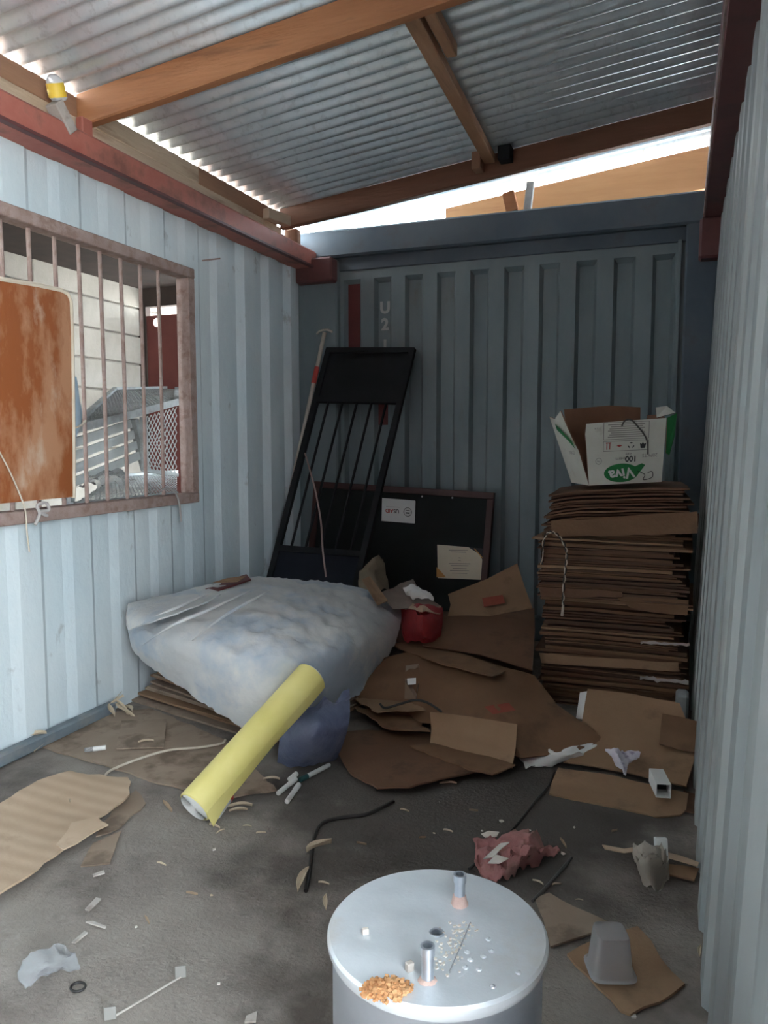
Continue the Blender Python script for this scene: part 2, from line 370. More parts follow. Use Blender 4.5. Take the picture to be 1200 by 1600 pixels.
# ---- left wall: painted container side with a barred window opening
WY0, WY1, WZ0, WZ1 = 1.20, 3.31, .93, 2.02
prof, at = corr_profile(YF, YB + .08, .278, .105, .024, .030, start=2.20 - .278 * 20, slope2=.05)
at_full = at
def at(y): return at_full(y) * (.36 if y < 3.5 else min(1, .36 + (y - 3.5) * 3.2))     # the ribs are beaten nearly flat around the window
ys = sorted(set([p[0] for p in prof] + [WY0, WY1]))
mb = MB()
for a, b in zip(ys, ys[1:]):
    xa, xb = XL - at(a), XL - at(b)
    spans = [(0, WZ0), (WZ1, 2.42)] if a >= WY0 - 1e-6 and b <= WY1 + 1e-6 else [(0, 2.42)]
    for z0, z1 in spans: mb.add([(xa, a, z0), (xb, b, z0), (xb, b, z1), (xa, a, z1)], [(0, 1, 2, 3)])
wl = mb.build('wall_left', paint_wall, origin=(XL, 0, 0)); struct(wl, 'pale grey blue painted corrugated container wall with barred window')
# window frame and bars
wn = thing('window_1', (XL, (WY0 + WY1) / 2, WZ0)); struct(wn, 'rusty iron window frame with vertical rebar bars')
for nm, c, d in (('frame_rail', (XL - .005, (WY0 + WY1) / 2, WZ1 + .015), (.075, WY1 - WY0 + .06, .05)),
                 ('frame_rail', (XL - .005, (WY0 + WY1) / 2, WZ0 - .015), (.075, WY1 - WY0 + .06, .05)),
                 ('frame_jamb', (XL - .005, WY1 + .0, (WZ0 + WZ1) / 2), (.075, .055, WZ1 - WZ0 - .02)),
                 ('frame_jamb', (XL - .005, WY0 - .0, (WZ0 + WZ1) / 2), (.075, .055, WZ1 - WZ0 - .02))):
    MB().box(c, d, bev=.004).build(nm, rust, wn)
bary = [PX(x, 400, XL).y for x in (7, 50, 90, 127, 160, 192, 222, 250)]
bary = [bary[0] - .135 * k for k in range(6, 0, -1)] + bary
bar0 = MB().tube([(XL - .015, bary[0], WZ0 + .0), (XL - .015, bary[0] + .004, (WZ0 + WZ1) / 2), (XL - .015, bary[0], WZ1)], .0085, 8).build('window_bar', rust, wn, True)
for y in bary[1:]: cp(bar0, wn, (0, y - bary[0], 0))
# base rail along the floor
b_ = MB().beam((XL + .022, YF, .03), (XL + .022, 2.66, .03), .045, .05, bev=.008).build('baseboard_left', baseb); struct(b_)
# red oxide rail at the wall head
r_ = MB().box((XL + .045, (YF + YB) / 2 - .02, 2.357), (.13, YB - YF, .115), bev=.012).build('trim_1', red_oxide, origin=(XL, 0, 2.3)); struct(r_, 'red oxide steel rail along the top of the left wall')
mb = MB().box((XL + .112, (YF + YB) / 2 - .02, 2.306), (.03, YB - YF, .012)); mb.build('rail_lip', red_dark, r_)

# ---- back wall: container end
wb = thing('wall_back', (-1.1, YB, 0)); struct(wb, 'blue grey corrugated container end wall with faded lettering')
px0, px1, pz0, pz1 = -2.10, -.005, .12, 2.29
rib0 = PY(581, 410, YB).x; pitch = (PY(1021, 370, YB).x - rib0) / 8
mb = MB(); YP = YB + .035; xs = []; recs = []
k = -2
while rib0 + k * pitch + .13 < px1 - .0 and k < 12:
    a = rib0 + k * pitch
    if a > px0 + .02: recs.append(a)
    k += 1
rw = .118; sl = .018; dp = .036
prev = px0
def q4(a, b, c, d): mb.add([a, b, c, d], [(0, 1, 2, 3)])
for a in recs + [None]:
    e = a if a is not None else px1
    q4((prev, YP, pz0), (e, YP, pz0), (e, YP, pz1), (prev, YP, pz1))
    if a is None: break
    b = a + rw; yi = YP + dp; zt = pz1 - .055
    q4((a, YP, zt), (b, YP, zt), (b, YP, pz1), (a, YP, pz1))
    q4((a + sl, yi, pz0), (b - sl, yi, pz0), (b - sl, yi, zt - .025), (a + sl, yi, zt - .025))
    q4((a, YP, pz0), (a + sl, yi, pz0), (a + sl, yi, zt - .025), (a, YP, zt))
    q4((b, YP, pz0), (b - sl, yi, pz0), (b - sl, yi, zt - .025), (b, YP, zt))
    q4((a, YP, zt), (a + sl, yi, zt - .025), (b - sl, yi, zt - .025), (b, YP, zt))
    prev = b
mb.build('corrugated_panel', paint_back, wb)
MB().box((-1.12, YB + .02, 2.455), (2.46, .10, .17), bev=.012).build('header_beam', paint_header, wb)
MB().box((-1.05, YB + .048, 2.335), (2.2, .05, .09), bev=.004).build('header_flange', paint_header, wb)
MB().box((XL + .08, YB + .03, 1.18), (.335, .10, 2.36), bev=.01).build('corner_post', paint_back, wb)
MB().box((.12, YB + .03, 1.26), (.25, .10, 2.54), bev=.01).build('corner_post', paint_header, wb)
MB().box((.135, YB - .06, 2.27), (.15, .11, .21), bev=.012).build('corner_casting', red_dark, wb)
MB().box((XL + .115, YB - .055, 2.285), (.27, .10, .15), bev=.012).build('corner_casting', red_dark, wb)
MB().box((-.035, YB + .018, 1.25), (.022, .03, 2.1), bev=.004).build('edge_strip', paint_back, wb)
MB().box((-1.05, YB + .02, .07), (2.3, .1, .14), bev=.01).build('sill_beam', paint_header, wb)
# dark red paint left in two of the ribs, white letters in another
def on_rec(px, py): return PY(px, py, YP + dp - .002)
for (x0, y0, x1, y1) in ((532, 437, 563, 590), (574, 628, 606, 664)):
    A = on_rec(x0, y0); B = on_rec(x1, y1); cx = (A.x + B.x) / 2
    MB().box((cx, YP + dp - .001, (A.z + B.z) / 2), (B.x - A.x, .002, A.z - B.z)).build('paint_patch', patch_red, wb)
for ch, py in (('U', 482), ('2', 508), ('1', 541)):
    c = on_rec(596, py); c.y -= .002; c.x = min((a + rw / 2 for a in recs), key=lambda q: abs(q - c.x)) + .004
    text(ch, .10, c, (1, 0, 0), (0, 0, 1), letter_m, wb, 'painted_letter', .004)

# ---- right wall: leans slightly outwards at the top
RX0, RLEAN = .082, .034
def rx(z): return RX0 + RLEAN * z
prof, at = corr_profile(.6, YB + .02, .278, .104, .035, .034, start=1.12 - .278 * 4)
mb = MB(); seg = prof
for (a, oa), (b, ob) in zip(seg, seg[1:]):
    mb.add([(rx(0) + oa, a, 0), (rx(0) + ob, b, 0), (rx(2.42) + ob, b, 2.42), (rx(2.42) + oa, a, 2.42)], [(0, 1, 2, 3)])
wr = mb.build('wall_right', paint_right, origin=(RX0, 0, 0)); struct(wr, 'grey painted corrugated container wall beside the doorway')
MB().beam((rx(0) + .03, .58, 0), (rx(2.4) + .03, .58, 2.42), .05, .10, up=(1, 0, 0), bev=.006).build('door_jamb', paint_right, wr)
MB().beam((rx(0) + .045, .6, .02), (rx(0) + .045, YB, .02), .06, .04, bev=.008).build('bottom_rail', baseb, wr)
r2 = MB().box((.155, (.5 + YB) / 2 + .04, 2.475), (.15, YB - .42, .19), bev=.006).build('trim_2', red_dark, origin=(.17, 0, 2.38)); struct(r2, 'dark maroon steel rail along the top of the right wall')
MB().box((.0785, (.5 + YB) / 2, 2.395), (.006, YB - .5, .022)).build('rail_edge', rust, r2)
# unseen wall behind the photographer, and the wall on past the doorway
w = MB().box((-.72, YF - .05, 1.55), (3.45, .08, 3.1)).build('wall_front_blocker', red_dark); struct(w)  # darkened and run long to keep sky light off the back wall
w = MB().box((1.35, 2.68, 2.545), (2.4, 4.2, .04)).build('container_roof', paint_right); struct(w)      # roof of the container whose side is the right wall
w = MB().box((.27, 2.65, 2.72), (.03, 4.15, .40)).build('wall_slot_blocker', red_dark); struct(w)             # added to stop sky light entering between that container and the roofing
w = MB().box((1.35, .60, 1.27), (2.3, .04, 2.5)).build('container_end', paint_right); struct(w)

# ---- roof of corrugated sheets
def roof_z(x): return 2.612 + .117 * (x + 2.3)
roof = thing('ceiling', (-1.1, 2, 2.75)); struct(roof, 'galvanised corrugated iron roof sloping up to the right')
cp_ = .088; cover = cp_ * 8; y = -1.4; i = 0
while y < 4.84:
    w_ = cover + cp_ * 1.0; n_ = 80; yy = min(y + w_, 4.90)
    n_ = int((yy - y) / cp_ * 12); mb = MB(); lift = .0015 * (i % 2) + random.uniform(0, .004)
    xs_ = [-2.376, -2.33, -1.9, -1.3, -.6, 0., .35, .62, .95, 1.3]
    rows = []
    for x in xs_:
        row = []
        for k in range(n_ + 1):
            t = y + (yy - y) * k / n_
            row.append((x, t, roof_z(x) + .016 + .016 * math.cos(2 * math.pi * (t - y) / cp_) + lift + .004 * noise.noise(Vector((x * 1.3, t * .8, i)))))
        rows.append(row)
    mb.grid(rows); mb.build('roofing_sheet', galv, roof, True)
    y += cover; i += 1

# ---- timbers
def rafter(yc, x0, x1, w_, h_, name, m, label, dz=0.0, sag=0.0):
    a = Vector((x0, yc, roof_z(x0) - h_ / 2 - .002 + dz)); b = Vector((x1, yc, roof_z(x1) - h_ / 2 - .002 + dz)); mb = MB()
    pts = [lerp(a, b, t / 14) for t in range(15)]; rows = []
    prof_ = [(-.5, -.5), (.5, -.5), (.5, .5), (-.5, .5)]
    bm_v = []
    for i_, p in enumerate(pts):
        wob = noise.noise(Vector((p.x * 2, yc, 3))) * .004
        bv = .006
        for (sy, sz) in ((-.5, -.5), (.5, -.5), (.5, .5), (-.5, .5)):
            cy = p.y + sy * w_; cz = p.z + sz * h_ + wob
            if sz < 0:
                bm_v.append((p.x, cy - math.copysign(bv, sy) if True else cy, cz)) if sy < 0 and False else None
        ring = [(p.x, p.y - w_ / 2 + bv, p.z - h_ / 2 + wob), (p.x, p.y + w_ / 2 - bv, p.z - h_ / 2 + wob), (p.x, p.y + w_ / 2, p.z - h_ / 2 + bv + wob),
                (p.x, p.y + w_ / 2, p.z + h_ / 2), (p.x, p.y - w_ / 2, p.z + h_ / 2), (p.x, p.y - w_ / 2, p.z - h_ / 2 + bv + wob)]
        rows.append(ring)
    vs = [v for r in rows for v in r]; fs = []
    for i_ in range(len(rows) - 1):
        for k in range(6): fs.append((i_ * 6 + k, i_ * 6 + (k + 1) % 6, (i_ + 1) * 6 + (k + 1) % 6, (i_ + 1) * 6 + k))
    fs += [(5, 4, 3, 2, 1, 0), tuple(range((len(rows) - 1) * 6, len(rows) * 6))]
    mb.add(vs, fs); return tag(mb.build(name, m), label, 'beam')
rafter(2.625, -2.34, .30, .05, .125, 'rafter', wood, 'brown pine rafter with the yellow labelled bottle wedged at its wall end')
rafter(.9, -2.34, .30, .05, .125, 'rafter', wood, 'brown pine rafter above the doorway end of the room')
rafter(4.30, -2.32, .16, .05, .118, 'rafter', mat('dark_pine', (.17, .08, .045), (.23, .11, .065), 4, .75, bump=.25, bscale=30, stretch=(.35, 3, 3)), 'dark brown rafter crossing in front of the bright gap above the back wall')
rafter(4.80, -1.42, .30, .05, .23, 'rafter', mat('orange_pine', (.42, .19, .075), (.52, .26, .115), 3, .7, stain=(.28, .10, .05), sscale=5, samt=.6, slow=.62, stretch=(.35, 3, 3)), 'orange pine timber lying on top of the back wall header', dz=-.058)
# batten running between the two rafters, with its packing blocks
def brz(x): return roof_z(x) - .026
tag(MB().beam((-.955, 2.66, brz(-.955)), (-1.02, 4.27, brz(-1.02)), .062, .045, bev=.004).build('batten', wood_y), 'narrow pine batten running from rafter to rafter under the roofing', 'beam')
tag(MB().beam((-.885, 2.66, brz(-.88) - .004), (-.90, 3.10, brz(-.88) - .002), .045, .05, bev=.004).build('timber_block', wood_y), 'short pine offcut nailed beside the front end of the batten', 'wood block')
tag(MB().box((-1.075, 4.225, brz(-1.07) - .02), (.05, .09, .09), bev=.004).build('timber_block', wood_dark), 'brown packing block left of the batten at the dark rafter', 'wood block')
tag(MB().box((-.925, 4.23, brz(-.92) - .012), (.07, .08, .075), bev=.004).build('timber_block', black_steel), 'blackened packing block right of the batten at the dark rafter', 'wood block')
tag(MB().box((-.87, 4.63, 2.622), (.045, .03, .17), Matrix.Rotation(R(6), 3, 'Y'), bev=.004).build('timber_block', zinc), 'grey bracket standing on the back wall header beside the orange timber', 'bracket')
tag(MB().box((-.98, 4.64, 2.605), (.07, .05, .12), Matrix.Rotation(R(-14), 3, 'Y'), bev=.004).build('timber_block', wood), 'pine wedge leaning against the orange timber above the header', 'wood block')
# wall plate: pale board on edge with a browner board on top, in lengths
tag(MB().box((XL - .012, .70, 2.462), (.05, 3.80, .085), bev=.004).build('wall_plate', wood_pale), 'pale weathered board on the red rail left of the bottle', 'board')
tag(MB().box((XL - .015, 3.32, 2.462), (.05, 1.95, .080), bev=.004).build('wall_plate', wood_pale), 'pale weathered board on the red rail between the two rafters', 'board')
tag(MB().box((XL - .0225, .70, 2.555), (.035, 3.80, .082), bev=.004).build('wall_plate', wood_dark), 'brown board above the pale board left of the bottle', 'board')
tag(MB().beam((XL - .0225, 2.68, 2.553), (XL - .0225, 3.45, 2.551), .035, .084, bev=.004).build('wall_plate', wood_pale), 'split pale board tapering under the roof edge beside the rafter', 'board')
tag(MB().beam((XL - .0225, 3.45, 2.552), (XL - .0225, 4.27, 2.552), .035, .088, bev=.004).build('wall_plate', wood_dark), 'brown board under the roof edge near the back corner', 'board')
tag(MB().box((XL + .07, 4.13, 2.515), (.05, .20, .06), Matrix.Rotation(R(-12), 3, 'Z'), bev=.004).build('timber_block', wood_pale), 'pale block jutting out under the roof at the back left corner', 'wood block')
tag(MB().box((XL + .05, 4.36, 2.45), (.09, .06, .11), bev=.01).build('timber_block', wood_dark), 'dark block on the red rail under the dark rafter end', 'wood block')
tag(MB().box((XL + .045, 2.58, 2.452), (.035, .06, .085), bev=.004).build('timber_block', red_oxide), 'red painted packer under the wall end of the rafter', 'wood block')
# grey prop and the bottle wedged above it
A = PX(84, 160, XL + .09); B = PX(108, 208, XL + .09)
tag(MB().beam(A, B, .05, .055, up=(1, 0, 0), bev=.004).build('prop_block', wood_grey), 'grey stained wood prop standing on the red rail below the bottle', 'wood block')
bt = PX(92, 158, XL + .09); tp = PX(82, 116, XL + .10)
axz = (tp - bt).normalized(); axx = axz.cross(Vector((0, 1, 0))).normalized(); AX = Matrix((axx, axz.cross(axx), axz)).transposed()
bl = (tp - bt).length
bo = thing('plastic_bottle', bt, 'crushed clear plastic bottle with a yellow label wedged beside the rafter end', 'bottle')
mb = MB(); mb.lathe([(.001, 0), (.024, .002), (.030, .01), (.031, bl * .3), (.029, bl * .6), (.031, bl * .75), (.024, bl * .9), (.012, bl), (.001, bl * 1.01)], bt, 20, ax=AX)
for v in mb.v: v += Vector((noise.noise(v * 40), noise.noise(v * 40 + Vector((5, 0, 0))), 0)) * .006
mb.build('bottle_body', mat('cloudy_bottle', (.86, .87, .88), rough=.2, trans=.35, ior=1.2), bo, True)
mb = MB(); mb.lathe([(.0325, bl * .14), (.0335, bl * .4), (.0325, bl * .68)], bt, 20, ax=AX); mb.build('bottle_label', bottle_yellow, bo, True)
# loose wire by the rafter
mb = MB(); c0 = Vector((-1.02, 2.66, brz(-1) - .03)); pts = []
for k in range(40):
    a = k * .42; pts.append(c0 + Vector((.05 * math.cos(a) - .02 + .0012 * k, .012 * math.sin(a * .7), .028 * math.sin(a) - .01)))
tag(mb.tube(pts, .0016, 5).build('binding_wire', cable_m), 'coil of thin dark wire hanging at the batten and rafter joint', 'wire')

# ================================================================== ROOM BEHIND THE WINDOW
XW = -4.2; YE = 5.3
nb = thing('wall_neighbour', (XW, 3, 0)); struct(nb, 'cement block wall seen through the barred window')
MB().box((XW - .06, 3.0, 1.25), (.10, 6.0, 2.5)).build('mortar_bed', mortar_m, nb)
bw, bh = .44, .215; blk = None
for r in range(11):
    for c in range(14):
        y0 = .1 + c * (bw + .012) + (bw / 2 if r % 2 else 0); z0 = .02 + r * (bh + .012)
        if y0 + bw > 6.0: continue
        if blk is None:
            blk = MB().box((XW, y0 + bw / 2, z0 + bh / 2), (.05, bw, bh), bev=.006).build('cement_block', block_m, nb); b00 = (y0, z0)
        else: cp(blk, nb, (random.uniform(-.003, .003), y0 - b00[0], z0 - b00[1]))
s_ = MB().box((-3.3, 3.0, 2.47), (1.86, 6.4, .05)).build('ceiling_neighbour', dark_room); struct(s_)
s_ = MB().box((-3.5, -.22, 1.25), (1.5, .06, 2.5)).build('wall_neighbour_blocker', dark_room); struct(s_)  # unseen wall added to narrow the opening and dim this room
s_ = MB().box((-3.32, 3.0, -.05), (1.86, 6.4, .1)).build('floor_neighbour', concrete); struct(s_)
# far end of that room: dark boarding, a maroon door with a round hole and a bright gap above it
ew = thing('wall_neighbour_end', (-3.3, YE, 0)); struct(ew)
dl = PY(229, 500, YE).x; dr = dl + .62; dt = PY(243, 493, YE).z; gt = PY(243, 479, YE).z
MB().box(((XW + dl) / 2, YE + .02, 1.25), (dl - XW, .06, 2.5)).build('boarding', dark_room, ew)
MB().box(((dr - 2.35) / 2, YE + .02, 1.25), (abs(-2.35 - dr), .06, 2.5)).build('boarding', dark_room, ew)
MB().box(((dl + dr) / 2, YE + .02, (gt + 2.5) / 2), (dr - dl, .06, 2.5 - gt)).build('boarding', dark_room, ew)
hc = PY(243, 504, YE); hr = .035; z0d = .02
bm = bmesh.new()
outer = [bm.verts.new((x, YE, z)) for x, z in ((dl, z0d), (dr, z0d), (dr, dt), (dl, dt))]
inner = [bm.verts.new((hc.x + .012 + hr * math.cos(2 * math.pi * k / 24), YE, hc.z + hr * math.sin(2 * math.pi * k / 24))) for k in range(24)]
es = [bm.edges.new((outer[k], outer[(k + 1) % 4])) for k in range(4)] + [bm.edges.new((inner[k], inner[(k + 1) % 24])) for k in range(24)]
bmesh.ops.triangle_fill(bm, edges=es, use_beauty=True); bm.verts.index_update()
mb = MB(); mb.add([v.co.copy() for v in bm.verts], [[v.index for v in f.verts] for f in bm.faces]); bm.free()
d_ = mb.build('door_1', red_door); struct(d_, 'maroon metal door with a round hole in the room behind the window')
MB().box(((dl + dr) / 2, YE - .02, .9), (dr - dl - .04, .02, .05)).build('door_rail', red_door, d_)
# rack of expanded mesh and slatted panel stored there
rk = thing('mesh_rack', (-3.0, 3.6, .6), 'grey steel rack with expanded mesh top behind the window bars', 'rack')
def mesh_panel(A, B, C, D, n1, n2, r):
    """diamond mesh between the corners A-B (near) and D-C (far)"""
    mb = MB()
    def P(u, v): return lerp(lerp(A, B, u), lerp(D, C, u), v)
    for s0 in (1, -1):
        for k in range(-n2, n1 + n2):
            u0, u1 = k / n1, (k + s0 * n2) / n1
            v0, v1 = 0., 1.
            if s0 == 1: lo, hi = max(0, -u0 / (u1 - u0)), min(1, (1 - u0) / (u1 - u0))
            else: lo, hi = max(0, (u0 - 1) / (u0 - u1)), min(1, u0 / (u0 - u1))
            if hi - lo < .02: continue
            a = P(u0 + (u1 - u0) * lo, lo); b = P(u0 + (u1 - u0) * hi, hi)
            mb.beam(a, b, r, r)
    return mb
A, B = PX(112, 672, -2.75), PX(276, 628, -2.80); C, D = PX(276, 607, -3.95), PX(180, 609, -3.95)
mesh_panel(A, B, C, D, 30, 14, .005).build('mesh_top', zinc, rk)
for a, b in ((A, B), (B, C), (C, D), (D, A)): MB().beam(a, b, .03, .04).build('top_rail', zinc, rk)
E1, E2 = PX(226, 735, -2.85), PX(276, 742, -2.85)
T1, T2 = PX(224, 652, -2.85), PX(276, 636, -2.85)
mesh_panel(E1, E2, T2, T1, 9, 8, .004).build('mesh_screen', slat_m, rk)
MB().beam(T1, E1, .03, .03, up=(1, 0, 0)).build('rack_post', zinc, rk)
MB().beam(E1, E2, .03, .02).build('bottom_rail', zinc, rk)
MB().box((-2.86, T2.y + .25, .5), (.03, .03, 1.0)).build('rack_post', zinc, rk)
G1, G2 = PX(112, 790, -2.72), PX(276, 772, -2.72); G3, G4 = PX(276, 738, -3.3), PX(180, 745, -3.3)
mesh_panel(G1, G2, G3, G4, 26, 10, .004).build('mesh_shelf', zinc, rk)
for a, b in ((G1, G2), (G3, G4)): MB().beam(a, b, .025, .03).build('shelf_rail', zinc, rk)
sp = thing('slatted_panel', PX(150, 775, -2.9), 'pale grey slatted metal panel leaning under the mesh rack', 'panel')
for k in range(4):
    t = k / 4
    a = lerp(PX(112, 693, -2.9), PX(112, 775, -2.9), t); b = lerp(PX(204, 662, -2.9), PX(222, 728, -2.9), t)
    MB().beam(a, b, .012, .046).build('slat', slat_m, sp)
MB().beam(PX(208, 655, -2.92), PX(228, 735, -2.92), .03, .05, up=(1, 0, 0)).build('panel_edge', zinc, sp)
MB().beam(PX(108, 690, -2.92), PX(108, 790, -2.92), .03, .05, up=(1, 0, 0)).build('panel_edge', zinc, sp)
mb = MB(); c = PX(168, 752, -2.72)
rows = surf([[c + Vector((.12 * (i - 1.5) * .4, .1 * (j - 1.5), .045 * (1 if i in (1, 2) and j in (1, 2) else -.3))) for j in range(4)] for i in range(4)], 4, 4)
rough_rows(rows, .05, 12, 3, True); mb.grid(rows); tag(mb.build('plastic_bag', foil, None, True), 'crumpled shiny clear bag on the mesh shelf behind the bars', 'plastic bag')
mb = MB(); rows = surf([[PX(x, y, -2.5) for x, y in r] for r in (((113, 588), (116, 587), (119, 588)), ((113, 622), (119, 622), (124, 624)), ((113, 655), (120, 656), (127, 657)), ((100, 720), (104, 720), (108, 720)), ((96, 782), (100, 782), (104, 782)))], 4, 4)
rough_rows(rows, .008, 20, 4); mb.grid(rows, .003); tag(mb.build('blue_cloth', mat('pale_blue_cloth', (.42, .55, .66), (.5, .62, .7), 10, .8), None, True), 'pale blue cloth corner showing between the brown board and bars', 'cloth')

# ---- brown board tied inside the window bars
XBD = XL + .04
bd = thing('plywood_board', (XBD, 2.1, .95), 'smeared brown plywood board tied in front of the window bars', 'board')
tl = PX(-230, 385, XBD); pts = [PX(0, 434, XBD), PX(60, 444, XBD), PX(97, 452, XBD), PX(107, 458, XBD), PX(112, 470, XBD), PX(114, 520, XBD), PX(116, 640, XBD), PX(117, 776, XBD), PX(0, 787, XBD)]
pts += [Vector((XBD, 1.5, pts[-1].z + .002)), Vector((XBD, 1.5, pts[0].z + .01))]
mb = MB(); k = len(pts); vs = pts + [p + Vector((-.012, 0, 0)) for p in pts]
mb.add(vs, [tuple(range(k)), tuple(range(2 * k - 1, k - 1, -1))] + [(i, i + k, (i + 1) % k + k, (i + 1) % k) for i in range(k)])
mb.build('board_face', plywood, bd)
mb = MB(); mb.tube([p + Vector((-.002, -.004, -.004)) for p in pts[:8]], .009, 6); mb.build('board_edge', cream, bd, True)
def cord(name, px, X, r, m, label, cat, extra=None):
    P = spline([PX(x, y, X) for x, y in px], 6); return tag(MB().tube(P, r, 6).build(name, m, None, True), label, cat)
cord('twine', [(-10, 690), (12, 730), (30, 770), (40, 800), (42, 830), (46, 862)], XL + .065, .003, rope_m, 'pale twine hanging across the brown board and window sill', 'string')
cord('twine', [(55, 820), (62, 803), (58, 790), (72, 786), (76, 797), (62, 800), (74, 806)], XL + .06, .0065, mat('grey_rag_tie', (.45, .42, .40), rough=.9), 'grey rag knot tied on the window sill below the brown board', 'string')
cord('twine', [(252, 766), (262, 763), (272, 768), (278, 778), (281, 792), (283, 815)], XL + .06, .005, mat('grey_tie', (.36, .33, .31), rough=.9), 'grey tie hanging from the lower right corner of the window', 'string')
cord('twine', [(119, 668), (128, 664), (131, 660), (134, 657)], XL + .05, .004, rope_m, 'short white tie around the bar beside the brown board', 'string')
a = PX(318, 407, XL); tag(MB().tube([a + Vector((-.03, 0, 0)), a + Vector((.07, .05, .015))], .004, 6).build('iron_nail', rust), 'rusty nail sticking out of the left wall right of the window', 'nail')

# ================================================================== BACK CORNER
# black gate leaning on the back wall
TL, TR = PY(512, 545, 4.54), PY(648, 545, 4.54)
BL, BR = PY(419, 905, 3.93), PY(562, 905, 3.93)
kx = lambda a, b: a + (b - a) * ((a.z - .03) / (a.z - b.z))
BL2, BR2 = kx(TL, BL), kx(TR, BR)
gt_ = thing('steel_gate', (BL2 + BR2) / 2, 'black steel gate leaning in the back corner', 'gate')
nrm = (BL2 - TL).cross(TR - TL).normalized()
if nrm.y > 0: nrm = -nrm
fz = lambda u, v: lerp(lerp(TL, TR, u), lerp(BL2, BR2, u), v)
tot = (TL - BL2).length
vA = (TL - PY(490, 625, 4.40)).length / tot; vB = (TL - BL).length / tot - .10
for u, nm in ((.02, 'side_rail'), (.98, 'side_rail')): MB().beam(fz(u, 0), fz(u, 1), .035, .03, up=nrm).build(nm, black_steel, gt_)
for v in (.008, vA, vB, .99): MB().beam(fz(0, v), fz(1, v), .035, .03, up=nrm).build('cross_rail', black_steel, gt_)
for k in range(5):
    u = .17 + k * .165; MB().tube([fz(u, vA), fz(u, vB)], .008, 8).build('bar', black_steel, gt_, True)
mb = MB(); mb.slab([fz(.02, .01), fz(.98, .01), fz(.98, vA), fz(.02, vA)], .004); mb.build('sheet_panel', black_steel, gt_)
mb = MB(); mb.slab([fz(.02, vB), fz(.98, vB), fz(.98, .99), fz(.02, .99)], .004); mb.build('sheet_panel', navy_steel, gt_)
# squeegee pole with a red band
pb, pt = PY(432, 870, 4.10), PY(507, 520, 4.55)
pl = thing('pole', pb, 'dusty wooden pole with a red band behind the gate', 'pole')
pe = pb + (pb - pt) * .28
MB().tube([pe, pt], .013, 10).build('shaft', pole_m, pl, True)
q0, q1 = lerp(pt, pb, .16), lerp(pt, pb, .235); MB().tube([q0, q1], .0165, 10).build('red_band', print_red, pl, True)
c = pt; MB().tube(spline([c + Vector((-.055, 0, -.005)), c + Vector((-.03, 0, .014)), c + Vector((.02, 0, .018)), c + Vector((.055, 0, .002))], 4), .007, 8).build('handle', pole_m, pl, True)
# dry vine trailing over the gate
P = [(480, 708, 4.18), (488, 735, 4.13), (497, 770, 4.06), (505, 815, 3.98), (508, 860, 3.90), (513, 900, 3.84)]
tag(MB().tube(spline([PY(x, y, Y) + Vector((0, -.03, 0)) for x, y, Y in P], 6), .0055, 6).build('dry_vine', mat('vine', (.30, .22, .20), rough=.9), None, True), 'thin dry vine trailing down over the black gate', 'vine')

# notice board with dark red frame, propped upside down
lean = R(7); yb0 = 4.30
def NB(px, py): # point on the leaning plane of the board
    r = Vector(ray(px, py)); o = Vector((0, 0, H)); n_ = Vector((0, math.cos(lean), -math.sin(lean))); p0 = Vector((0, 4.50, .93))
    return o + r * ((p0 - o).dot(n_) / r.dot(n_))
nA, nB_ = NB(492, 752), NB(773, 770)
U = (nB_ - nA).normalized(); N = Vector((0, math.cos(lean), -math.sin(lean))); V = N.cross(U).normalized() * 1.0
if V.z > 0: V = -V                                           # V points down the board
wN = (nB_ - nA).length; hN = (nA.z - .06) / abs(V.z)
nbd = thing('notice_board', nA + U * wN / 2 + V * hN, 'black notice board with a dark red frame standing against the back wall', 'notice board')
mb = MB(); mb.box(nA + U * wN / 2 + V * hN / 2 + N * .012, (wN, hN, .014), Matrix((U, V, U.cross(V))).transposed()); mb.build('board_face', black_board, nbd)
Rm = Matrix((U, V, U.cross(V))).transposed()
for cu_, du in ((U * wN / 2 + V * .02, (wN, .04, .034)), (U * wN / 2 + V * (hN - .02), (wN, .04, .034)), (U * .02 + V * hN / 2, (.04, hN - .08, .034)), (U * (wN - .02) + V * hN / 2, (.04, hN - .08, .034))):
    MB().box(nA + cu_, du, Rm, bev=.003).build('frame_rail', board_frame, nbd)
for x, y in ((661, 776), (708, 778)):
    MB().lathe([(.001, .003), (.005, .002), (.006, 0)], NB(x, y) - N * .018, 8, ax=Rm).build('pin', slat_m, nbd)
def decal(px_quad, m, name, parent, off, thick=.0012):
    pts = [NB(x, y) - N * off for x, y in px_quad]; mb = MB(); k = len(pts); vs = pts + [p + N * thick for p in pts]
    mb.add(vs, [tuple(range(k)), tuple(range(2 * k - 1, k - 1, -1))] + [(i, i + k, (i + 1) % k + k, (i + 1) % k) for i in range(k)]); return mb.build(name, m, parent)
off0 = -.001
st = decal([(597, 778), (648, 782), (649, 783), (648, 818), (596, 814)], sticker_m, 'donor_sticker', None, off0)
tag(st, 'white sticker with upside down lettering on the black notice board', 'sticker')
uu = (NB(598, 798) - NB(642, 801)).normalized(); vv = (NB(622, 810) - NB(622, 790)).normalized()
o1 = off0 + .0006
text('US', .034, NB(614.8, 798.3) - N * o1, uu, vv, black_mat, st, 'lettering', .0008, .92, 'RIGHT')
text('AID', .034, NB(614.2, 798.3) - N * o1, uu, vv, print_red, st, 'lettering', .0008, .92, 'LEFT')
text('FROM THE AMERICAN PEOPLE', .0068, NB(614, 792) - N * o1, uu, vv, grey_print, st, 'lettering')
cc = NB(637, 800) - N * o1; mb = MB()
